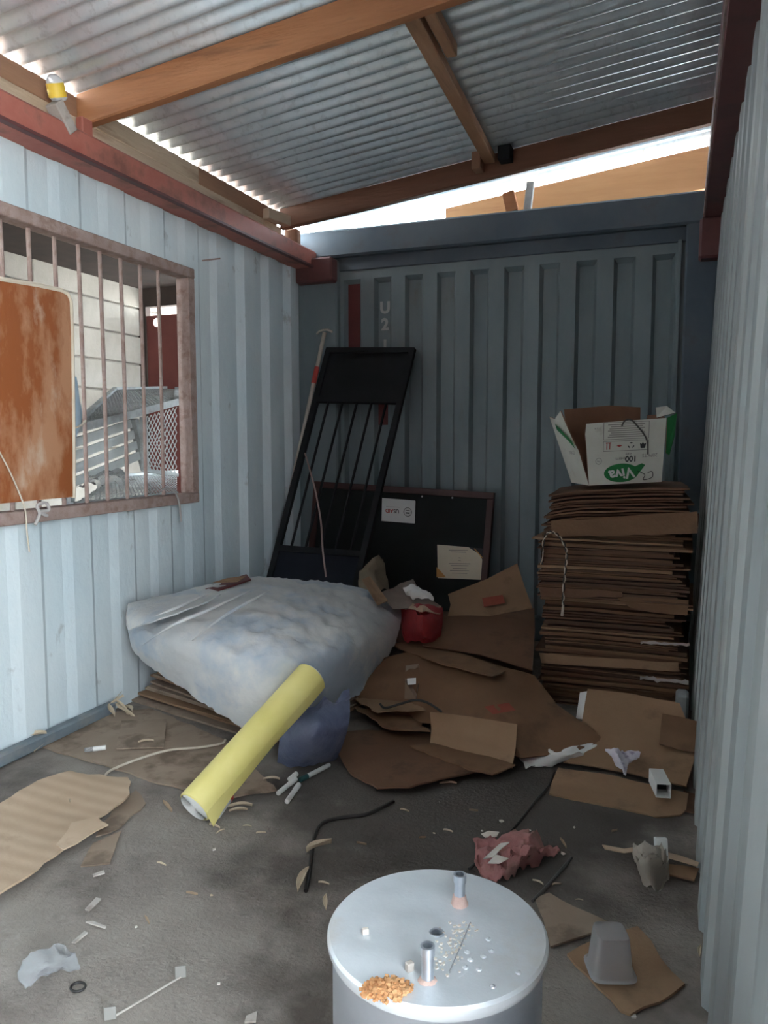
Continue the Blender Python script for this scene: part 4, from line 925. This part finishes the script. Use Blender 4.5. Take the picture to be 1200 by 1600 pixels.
MB().beam(c0 + d_ * (ln * .5), c0 + d_ * (ln * .52), w_, w_).build('inside_shade', black_mat, sb)  # black plate painting the shade inside the open box
# red sack and crumpled things behind the tarp
sheet3([[(625, 950, .36), (655, 945, .42), (690, 950, .40)], [(628, 975, .30), (660, 972, .38), (692, 975, .34)], [(632, 1002, .25), (660, 1006, .27), (688, 1000, .27)]], .004, red_cloth, 'red_sack', 'crumpled red plastic sack in the heap behind the tarp', amp=.03, sc=10, seed=5, cat='sack', ridged=True)
sheet3([[(635, 940, .40), (660, 945, .42), (690, 948, .40)], [(632, 950, .38), (660, 956, .42), (688, 958, .39)]], .003, card_pale, 'torn_card', 'torn pale and orange card scrap on the red sack', amp=.012, sc=12, seed=6)
mb = MB(); mb.slab([PZ(*p) for p in ((566, 905, .50), (578, 900, .50), (606, 938, .44), (590, 945, .43))], .005); tag(mb.build('card_strip', card_b), 'tan card wedge standing behind the right end of the tarp', 'cardboard')
sheet3([[tuple(PY(562, 895, 3.85)) + (0,), tuple(PY(585, 872, 3.95)) + (0,), tuple(PY(598, 868, 4.0)) + (0,)], [tuple(PY(560, 915, 3.8)) + (0,), tuple(PY(582, 895, 3.85)) + (0,), tuple(PY(603, 895, 3.95)) + (0,)], [tuple(PY(575, 935, 3.75)) + (0,), tuple(PY(590, 920, 3.8)) + (0,), tuple(PY(610, 925, 3.9)) + (0,)]], .003, mat('olive_paper', (.15, .12, .08), (.20, .16, .11), 10, .8), 'crumpled_paper', 'crumpled olive brown paper in front of the notice board', amp=.03, sc=14, seed=8, cat='paper', ridged=True)
sheet3([[(598, 925, .46), (625, 912, .46), (645, 905, .46)], [(604, 940, .42), (630, 932, .43), (655, 925, .43)], [(615, 952, .39), (650, 950, .39), (690, 948, .39)]], .004, mat('grey_card', (.20, .165, .14), (.26, .21, .18), 8, .85), 'cardboard_piece', 'grey card leaning among the rubbish behind the tarp', amp=.01, seed=9)
sheet3([[(630, 918, .47), (645, 915, .48), (660, 925, .45)], [(632, 925, .45), (648, 926, .46), (676, 930, .44)], [(640, 932, .43), (655, 936, .43), (677, 938, .42)]], .002, white_m, 'crumpled_paper', 'crumpled white paper below the black notice board', amp=.025, sc=16, seed=10, cat='paper', ridged=True)
# a few extra carton sheets filling the heap behind
C([(600, 960), (700, 955), (830, 975), (830, 1060), (640, 1050)], .16, .006, 17, 'cardboard_sheet', card_c, label='brown carton sheet buried at the back of the heap', amp=.03)
C([(560, 1060), (700, 1050), (830, 1090), (900, 1140), (700, 1130)], .04, .006, 18, 'cardboard_sheet', card_c, label='brown carton sheet buried under the opened carton', amp=.03)

# ================================================================== METAL TANK
tc_ = Vector((-.322, 1.064, 0)); tz = .46; tr = .167
tk = thing('metal_tank', tc_, 'round silver metal tank with two pipe stubs on its lid', 'tank')
mb = MB(); mb.lathe([(tr - .012, .0), (tr - .008, .01), (tr - .008, tz - .035), (tr - .004, tz - .02)], tc_, 72, capb=True); mb.build('tank_body', alu_side, tk, True)
# lid as rings so that it can be dented and really pierced by the filler hole
lid = MB(); prof_ = [(tr - .004, tz - .022), (tr, tz - .012), (tr, tz - .004), (tr - .004, tz)]
lid.lathe(prof_, tc_, 72)
hx = PZ(682, 1458, tz) - tc_; hx.z = 0; hR = .0075
seg_ = 72; rings = []
for k in range(19):
    t = k / 18; ringv = []
    for q in range(seg_):
        a = 2 * math.pi * q / seg_
        o_ = Vector(((tr - .004) * math.cos(a), (tr - .004) * math.sin(a), 0)); i_ = hx + Vector((hR * math.cos(a), hR * math.sin(a), 0))
        p = o_ * (1 - t) + i_ * t; dz = .0035 * noise.noise(Vector((p.x * 16, p.y * 16, 2))) * min(1, t * 6)
        ringv.append(tc_ + p + Vector((0, 0, tz + dz)))
    rings.append(ringv)
vs = [p for r in rings for p in r]; lid.add(vs, [(i * seg_ + k, i * seg_ + (k + 1) % seg_, (i + 1) * seg_ + (k + 1) % seg_, (i + 1) * seg_ + k) for i in range(18) for k in range(seg_)])
lid.build('tank_lid', alu, tk, True)
mb = MB(); mb.lathe([(hR, tz + .001), (hR, tz - .03), (.0005, tz - .03)], tc_ + hx, 20); mb.lathe([(hR, tz + .0015), (hR + .003, tz + .002), (hR + .005, tz + .0005)], tc_ + hx, 20); mb.build('filler_hole', alu_side, tk, True)
for (bx_, by_, hh, rad) in ((718, 1412, .053, .0088), (668, 1533, .055, .0085)):
    p = PZ(bx_, by_, tz); p.z = tz - .003
    s_ = MB(); s_.lathe([(rad + .001, 0), (rad, .012), (rad, hh - .014), (rad + .0015, hh - .013), (rad + .0015, hh), (rad - .002, hh), (rad - .002, hh - .03), (.0005, hh - .03)], p, 24); st_ = s_.build('pipe_stub', alu_side, tk, True)
    s_ = MB(); s_.lathe([(rad + .006, .001), (rad + .004, .005), (rad + .0012, .017 if bx_ > 700 else .008), (rad, .019 if bx_ > 700 else .009)], p, 24)
    for v in s_.v: v += Vector((noise.noise(v * 200), noise.noise(v * 200 + Vector((3, 0, 0))), 0)) * .002
    s_.build('sealant', pink_weld, st_, True)
mb = MB(); a, b = PZ(733, 1442, tz), PZ(700, 1520, tz); d_ = b - a
for k in range(90):
    t = random.random(); p = a + d_ * t + Vector((random.gauss(-.010, .010), random.gauss(0, .006), .001)); s_ = random.uniform(.0008, .0022)
    mb.box(p, (s_ * 2, s_ * 1.6, s_), Matrix.Rotation(random.random() * 3, 3, 'Z'))
mb.build('grit', scrap_m, tk)['kind'] = 'stuff'
mb = MB(); mb.tube([a + Vector((.002, 0, .001)), b + Vector((.002, 0, .001))], .0012, 5); mb.build('scored_line', mat('grey_score', (.30, .31, .32), rough=.6), tk)
ch = MB().box(PZ(571, 1455, tz + .004), (.010, .007, .009), Matrix.Rotation(.6, 3, 'Z'), bev=.001).build('paint_chip', scrap_m); tag(ch, 'tiny white chip lying alone on the tank lid', 'chip')
ch = MB().box(PZ(640, 1510, tz + .006), (.011, .009, .013), Matrix.Rotation(.9, 3, 'Z'), bev=.001).build('paint_chip', wood_grey); tag(ch, 'small brown chip beside the near pipe stub on the tank lid', 'chip')
for x, y in ((730, 1488), (748, 1515), (763, 1468), (768, 1487), (755, 1495), (770, 1542), (735, 1500), (727, 1512), (810, 1520)):
    MB().lathe([(.0045, 0), (.004, .002), (.0008, .0032)], PZ(x, y, tz + .0005), 8).build('weld_spatter', alu, tk, True)
cc = PZ(604, 1548, tz); mb = MB(); seen = 0
while seen < 420:
    u, v = random.gauss(0, .017), random.gauss(0, .010)
    if (u / .036) ** 2 + (v / .026) ** 2 > 1: continue
    s_ = random.uniform(.0012, .0030); hgt = .006 * max(0, 1 - (u / .034) ** 2 - (v / .024) ** 2) * random.random()
    p = cc + Vector((u * .94 - v * .3, u * .34 + v * .95, s_ * .8 + hgt))
    mb.box(p, (s_ * 2, s_ * 1.7, s_ * 1.6), Matrix.Rotation(random.random() * 3, 3, 'Z') @ Matrix.Rotation(random.random(), 3, 'X')); seen += 1
tag(mb.build('crumb_pile', crumb), 'little heap of orange crumbs on the tank lid', 'crumbs', kind='stuff')

# ================================================================== THINGS ON THE FLOOR
def marker(x0, y0, x1, y1, body, cap, label, z=.009, capfrac=.35):
    a, b = PZ(x0, y0, z), PZ(x1, y1, z); t = thing('marker_pen', PZ((x0 + x1) / 2, (y0 + y1) / 2, 0), label, 'marker', None); m_ = lerp(a, b, 1 - capfrac)
    MB().tube([a, lerp(a, b, .02), m_], [.006, .0085, .0085], 12).build('pen_body', body, t, True)
    MB().tube([m_, lerp(a, b, .985), b], [.0095, .0095, .007], 12).build('pen_cap', cap, t, True)
green_cap = mat('dark_green_cap', (.01, .05, .05), rough=.5)
marker(515, 1195, 468, 1219, white_m, green_cap, 'white marker pen with a dark green cap beside the blue film', capfrac=.25)
marker(434, 1240, 462, 1217, white_m, white_m, 'white marker pen in the row of three by the blue film')
marker(448, 1253, 467, 1226, white_m, white_m, 'white marker pen lying nearest the bare dark floor')
marker(452, 1218, 463, 1209, white_m, white_m, 'stubby white marker pen touching the blue film', z=.012)
marker(132, 1172, 166, 1168, foil, white_m, 'clear and white marker pen on the trodden cardboard', z=.018, capfrac=.6)
marker(340, 1276, 362, 1245, white_m, print_red, 'white marker pen with a red end beside the yellow roll', capfrac=.2)
def floor_cord(name, px, z, r, m, label, cat):
    return tag(MB().tube(spline([PZ(x, y, z) for x, y in px], 7), r, 7).build(name, m, None, True), label, cat)
floor_cord('rope', [(165, 1218), (167, 1208), (185, 1198), (225, 1183), (265, 1172), (310, 1168), (345, 1162), (352, 1156)], .022, .0045, rope_m, 'pale rope curving over the trodden cardboard', 'rope')
floor_cord('cable', [(478, 1392), (484, 1360), (488, 1325), (494, 1300), (506, 1285), (535, 1277), (570, 1273), (595, 1262), (615, 1252)], .006, .006, cable_m, 'black cable bending across the dark floor left of the tank', 'cable')
floor_cord('cable', [(733, 1358), (760, 1335), (790, 1308), (815, 1280), (838, 1250), (856, 1230), (866, 1208)], .008, .0045, cable_m, 'grey cable running from the heap to the pink rag', 'cable')
floor_cord('cable', [(832, 1408), (850, 1390), (872, 1365), (893, 1340)], .006, .0045, mat('grey_cable', (.07, .065, .06), rough=.6), 'short straight cable behind the tank', 'cable')
# pink rag
sheet3([[(738, 1318, .02), (775, 1308, .03), (820, 1300, .05), (850, 1310, .05), (870, 1328, .02)], [(740, 1338, .02), (780, 1330, .04), (820, 1322, .06), (850, 1325, .05), (872, 1335, .015)], [(742, 1355, .015), (780, 1352, .03), (815, 1345, .05), (840, 1340, .03), (862, 1338, .01)], [(748, 1365, .006), (775, 1375, .006), (800, 1372, .008), (815, 1355, .01), (835, 1348, .006)]], .004, pink_cloth, 'pink_rag', 'crumpled dusty pink rag on the floor behind the tank', nu=8, nv=8, amp=.035, sc=14, seed=3, cat='rag', ridged=True)
for k, (q, l) in enumerate((([(755, 1343), (782, 1318), (797, 1316), (770, 1340)], 'long cream paper scrap on the pink rag'), ([(762, 1350), (775, 1336), (795, 1342), (780, 1350)], 'square cream paper scrap on the pink rag'), ([(752, 1304), (764, 1300), (780, 1302), (776, 1308), (758, 1309)], 'white paper scrap at the top edge of the pink rag'))):
    C(q, .055 if k < 2 else .03, .002, 30 + k, 'paper_scrap', scrap_m, label=l, cat='paper', amp=.01)
# cards and cup at lower right
C([(836, 1405), (858, 1396), (895, 1418), (950, 1443), (952, 1450), (905, 1468), (860, 1484), (850, 1440)], .003, .005, 21, 'cardboard_sheet', card_dirty, label='brown card triangle on the floor beside the tank', jagamp=.003)
C([(886, 1492), (930, 1470), (980, 1455), (996, 1450), (1018, 1474), (1032, 1500), (1070, 1540), (1050, 1556), (985, 1588), (970, 1582)], .005, .006, 22, 'cardboard_sheet', card_b, label='tan card under the plastic cup by the right wall', jagamp=.004, amp=.008)
cb = PZ(953, 1515, .018); cu = thing('plastic_cup', cb, 'upturned milky plastic cup standing on the tan card', 'cup')
def rsq(w_, rad, z, n=40):
    out = []
    for k in range(n):
        a = 2 * math.pi * k / n; c_, s_ = math.cos(a), math.sin(a); p_ = 5
        r_s = w_ / ((abs(c_) ** p_ + abs(s_) ** p_) ** (1 / p_)); out.append(cb + Matrix.Rotation(.35, 3, 'Z') @ Vector((r_s * c_, r_s * s_, z)))
    return out
mb = MB(); lv = [(.046, 0), (.047, .004), (.044, .008), (.036, .085), (.034, .092), (.028, .095), (.012, .095)]; rings = [rsq(w_, 0, z_) for w_, z_ in lv]
n_ = 40; mb.add([p for r in rings for p in r], [(i * n_ + k, i * n_ + (k + 1) % n_, (i + 1) * n_ + (k + 1) % n_, (i + 1) * n_ + k) for i in range(len(rings) - 1) for k in range(n_)] + [tuple(range((len(rings) - 1) * n_, len(rings) * n_))])
mb.build('cup_wall', milky, cu, True)
mb = MB(); mb.lathe([(.047, .0), (.051, .002), (.051, .006), (.047, .008)], cb, 40); 
mb = MB(); r1, r2_ = rsq(.047, 0, .0), rsq(.052, 0, .003); r3 = rsq(.047, 0, .007); mb.add(r1 + r2_ + r3, [(i * n_ + k, i * n_ + (k + 1) % n_, (i + 1) * n_ + (k + 1) % n_, (i + 1) * n_ + k) for i in range(2) for k in range(n_)]); mb.build('cup_rim', milky, cu, True)
# clear bag, strap, small white box and card scrap by the wall
sheet3([[(990, 1325, .06), (1010, 1320, .09), (1030, 1322, .085), (1042, 1330, .06)], [(988, 1345, .05), (1008, 1345, .09), (1030, 1345, .085), (1044, 1352, .05)], [(1000, 1365, .02), (1015, 1368, .05), (1032, 1368, .045), (1044, 1372, .02)], [(1015, 1385, .004), (1022, 1390, .008), (1032, 1388, .008), (1042, 1382, .004)]], .002, mat('dull_film', (.42, .37, .30), (.5, .45, .38), 10, .35, trans=.3, ior=1.2, bump=.4, bscale=30), 'plastic_bag', 'dusty crumpled clear bag by the foot of the right wall', nu=7, nv=7, amp=.03, sc=16, seed=4, cat='plastic bag', ridged=True)
C([(941, 1322), (975, 1328), (1000, 1324), (1000, 1330), (975, 1334), (945, 1328)], .03, .003, 23, 'card_strap', card_pale, label='pale card strap left of the dusty clear bag', cat='strap')
C([(1040, 1332), (1062, 1338), (1092, 1350), (1090, 1356), (1060, 1346), (1040, 1340)], .03, .003, 24, 'card_strap', card_pale, label='pale card strap between the dusty clear bag and the wall', cat='strap')
C([(1045, 1352), (1068, 1354), (1092, 1358), (1085, 1377), (1045, 1368)], .012, .004, 25, 'cardboard_piece', card_b, label='small tan card piece right of the dusty clear bag')
sbx = MB().box(PZ(1033, 1326, .05), (.034, .02, .06), Matrix.Rotation(.3, 3, 'Z') @ Matrix.Rotation(-.3, 3, 'X'), bev=.002).build('tablet_box', white_m); tag(sbx, 'tiny white printed box standing behind the dusty clear bag', 'box')
WLs = WL[sbx.name]
# clear plastic piece, ring and rod at lower left
sheet3([[(38, 1500, .05), (62, 1488, .06), (100, 1474, .05)], [(28, 1530, .02), (70, 1512, .05), (118, 1496, .03)], [(38, 1552, .003), (62, 1530, .012), (128, 1512, .004)]], .002, foil, 'plastic_wrapper', 'crumpled clear plastic piece on the pale floor', nu=6, nv=6, amp=.02, sc=18, seed=2, cat='plastic', ridged=True)
c = PZ(122, 1542, .004); tag(MB().tube([c + Vector((.016 * math.cos(a), .014 * math.sin(a), 0)) for a in [2 * math.pi * k / 24 for k in range(25)]], .0028, 6).build('rubber_ring', cable_m, None, True), 'small black rubber ring beside the clear plastic piece', 'ring')
a, b = PZ(172, 1592, .010), PZ(290, 1522, .010); rd = thing('thin_rod', (a + b) / 2, 'thin clear rod with dark plates standing in for its square shadows', 'rod')
MB().tube([a, b], .0022, 6).build('rod_shaft', wood_grey, rd)
for p in (a, lerp(a, b, .93)): MB().box(p + Vector((0, 0, .012)), (.024, .003, .028), Matrix.Rotation(R(32), 3, 'Z'), bev=.001).build('shadow_plate', grey_print, rd)  # dark plates added for the square shadows around the clear plastic
for q, l in (([(133, 1422), (150, 1404), (158, 1406), (140, 1424)], 'grey splinter of wood on the pale floor'), ([(134, 1444), (146, 1443), (166, 1452), (164, 1454)], 'short dark twig above the clear plastic piece'), ([(112, 1474), (132, 1456), (137, 1458), (118, 1474)], 'split twig touching the clear plastic piece'), ([(145, 1368), (162, 1362), (164, 1366), (146, 1371)], 'short white splinter below the thin grey card triangle'), ([(385, 1590), (402, 1583), (400, 1598), (382, 1600)], 'pale splinter on the floor left of the tank')):
    C(q, .003, .004, len(l), 'wood_splinter', wood_grey, label=l, cat='splinter', jagamp=.001)

# dry leaves: one mesh, many copies
def leaf_mesh(seed):
    mb = MB(); rows = []
    for i in range(9):
        t = i / 8; w_ = math.sin(math.pi * min(1, t * 1.02)) ** .8 * .5 * (1 - .25 * t) + .01
        curl = .25 * math.sin(t * 2.4 + seed)
        rows.append([Vector(((t - .5) * 1.0, s_ * w_ * .22 + .16 * math.sin(t * 2.2 + seed) * .6, .10 + curl * .35 + abs(s_) * .10 * (1 + .4 * seed))) for s_ in (-1, 0, 1)])
    m_ = min(p.z for r in rows for p in r)
    for r in rows:
        for p in r: p.z -= m_
    mb.grid(rows, .012); return mb
lm = [leaf_mesh(s).mesh('dry_leaf', m_, smooth=True) for s, m_ in ((0, leaf_m), (1.2, leaf_m), (2.1, leaf_d))]
def leaf(x, y, ln, ang, k=0, z=0.002, label='small dry leaf lying on the bare concrete floor', group='dry leaves on the floor', tiltx=0, tilty=0, P=None):
    o = bpy.data.objects.new('dry_leaf', lm[k]); COL.objects.link(o); o.location = P or PZ(x, y, z); o.scale = (ln, ln, ln); o.rotation_euler = (tiltx, tilty, R(ang)); tag(o, label, 'leaf', group); return o
for x, y, l, a, k in ((500, 1328, .10, 75, 1), (476, 1378, .10, 95, 0), (511, 1412, .06, 110, 0), (506, 1382, .03, 20, 1), (375, 1262, .08, 15, 0), (372, 1268, .06, 20, 0), (335, 1293, .04, 5, 1), (408, 1303, .03, 45, 1), (345, 1300, .03, 60, 0), (386, 1292, .03, 0, 0), (632, 1268, .03, 12, 1), (700, 1226, .06, 8, 0), (620, 1192, .03, 0, 0), (592, 1192, .05, 12, 0),
                      (262, 1264, .06, -15, 2), (252, 1352, .03, 10, 1), (840, 1380, .035, -30, 0), (870, 1384, .03, 50, 1), (905, 1407, .02, 0, 0), (740, 1268, .03, 40, 2), (960, 1300, .03, 70, 2), (1095, 1488, .04, 80, 0), (300, 1398, .03, 30, 2), (230, 1440, .03, -20, 2), (700, 1300, .03, 15, 1), (660, 1310, .025, 60, 2), (565, 1320, .03, 30, 2), (880, 1320, .04, -45, 2)):
    leaf(x, y, l, a, k)
for x, y, a in ((172, 1092, 100), (180, 1100, 60), (188, 1108, -20), (176, 1112, 140), (196, 1116, 10), (184, 1090, 80), (170, 1104, 30), (200, 1110, -40)):
    leaf(x, y, .10, a, 0, .02 + random.random() * .03, 'dry curled leaf in the clump between the carton pile and left wall', 'leaves clumped by the carton pile', random.uniform(-.8, .8), random.uniform(-.9, .9))
for x, y, a, ty in ((46, 1140, 60, -1.2), (32, 1152, 120, -.5), (50, 1155, 20, -.2)):
    leaf(x, y, .12, a, 0, .04, 'dry leaf standing against the foot of the left wall', 'leaves at the foot of the left wall', .3, ty)
leaf(64, 1170, .07, 100, 1, .006, 'pale curled leaf at the tip of the trodden cardboard sheet', None, .2, -.3)
leaf(228, 1160, .06, 20, 0, .024, 'pale leaf lying on the small square card', None)
leaf(424, 1219, .06, 8, 0, .014, 'pale leaf on the trodden cardboard beside the marker pens', None)
leaf(108, 1252, .03, -50, 0, .035, 'tiny pale leaf on the large torn corrugated card', None)
for k in range(26):
    x, y = random.uniform(150, 1060), random.uniform(1270, 1590)
    if 500 < x < 870 and y > 1330: continue
    p = PZ(x, y, .002); mb = MB(); s_ = random.uniform(.004, .010); n_ = random.randint(4, 6)
    mb.slab([p + Vector((s_ * random.uniform(.5, 1.2) * math.cos(2 * math.pi * q / n_), s_ * random.uniform(.4, 1) * math.sin(2 * math.pi * q / n_), 0)) for q in range(n_)], -.003)
    tag(mb.build('paper_scrap', scrap_m if k % 3 else leaf_m), 'tiny pale scrap scattered on the concrete floor', 'scrap', 'tiny scraps on the floor')
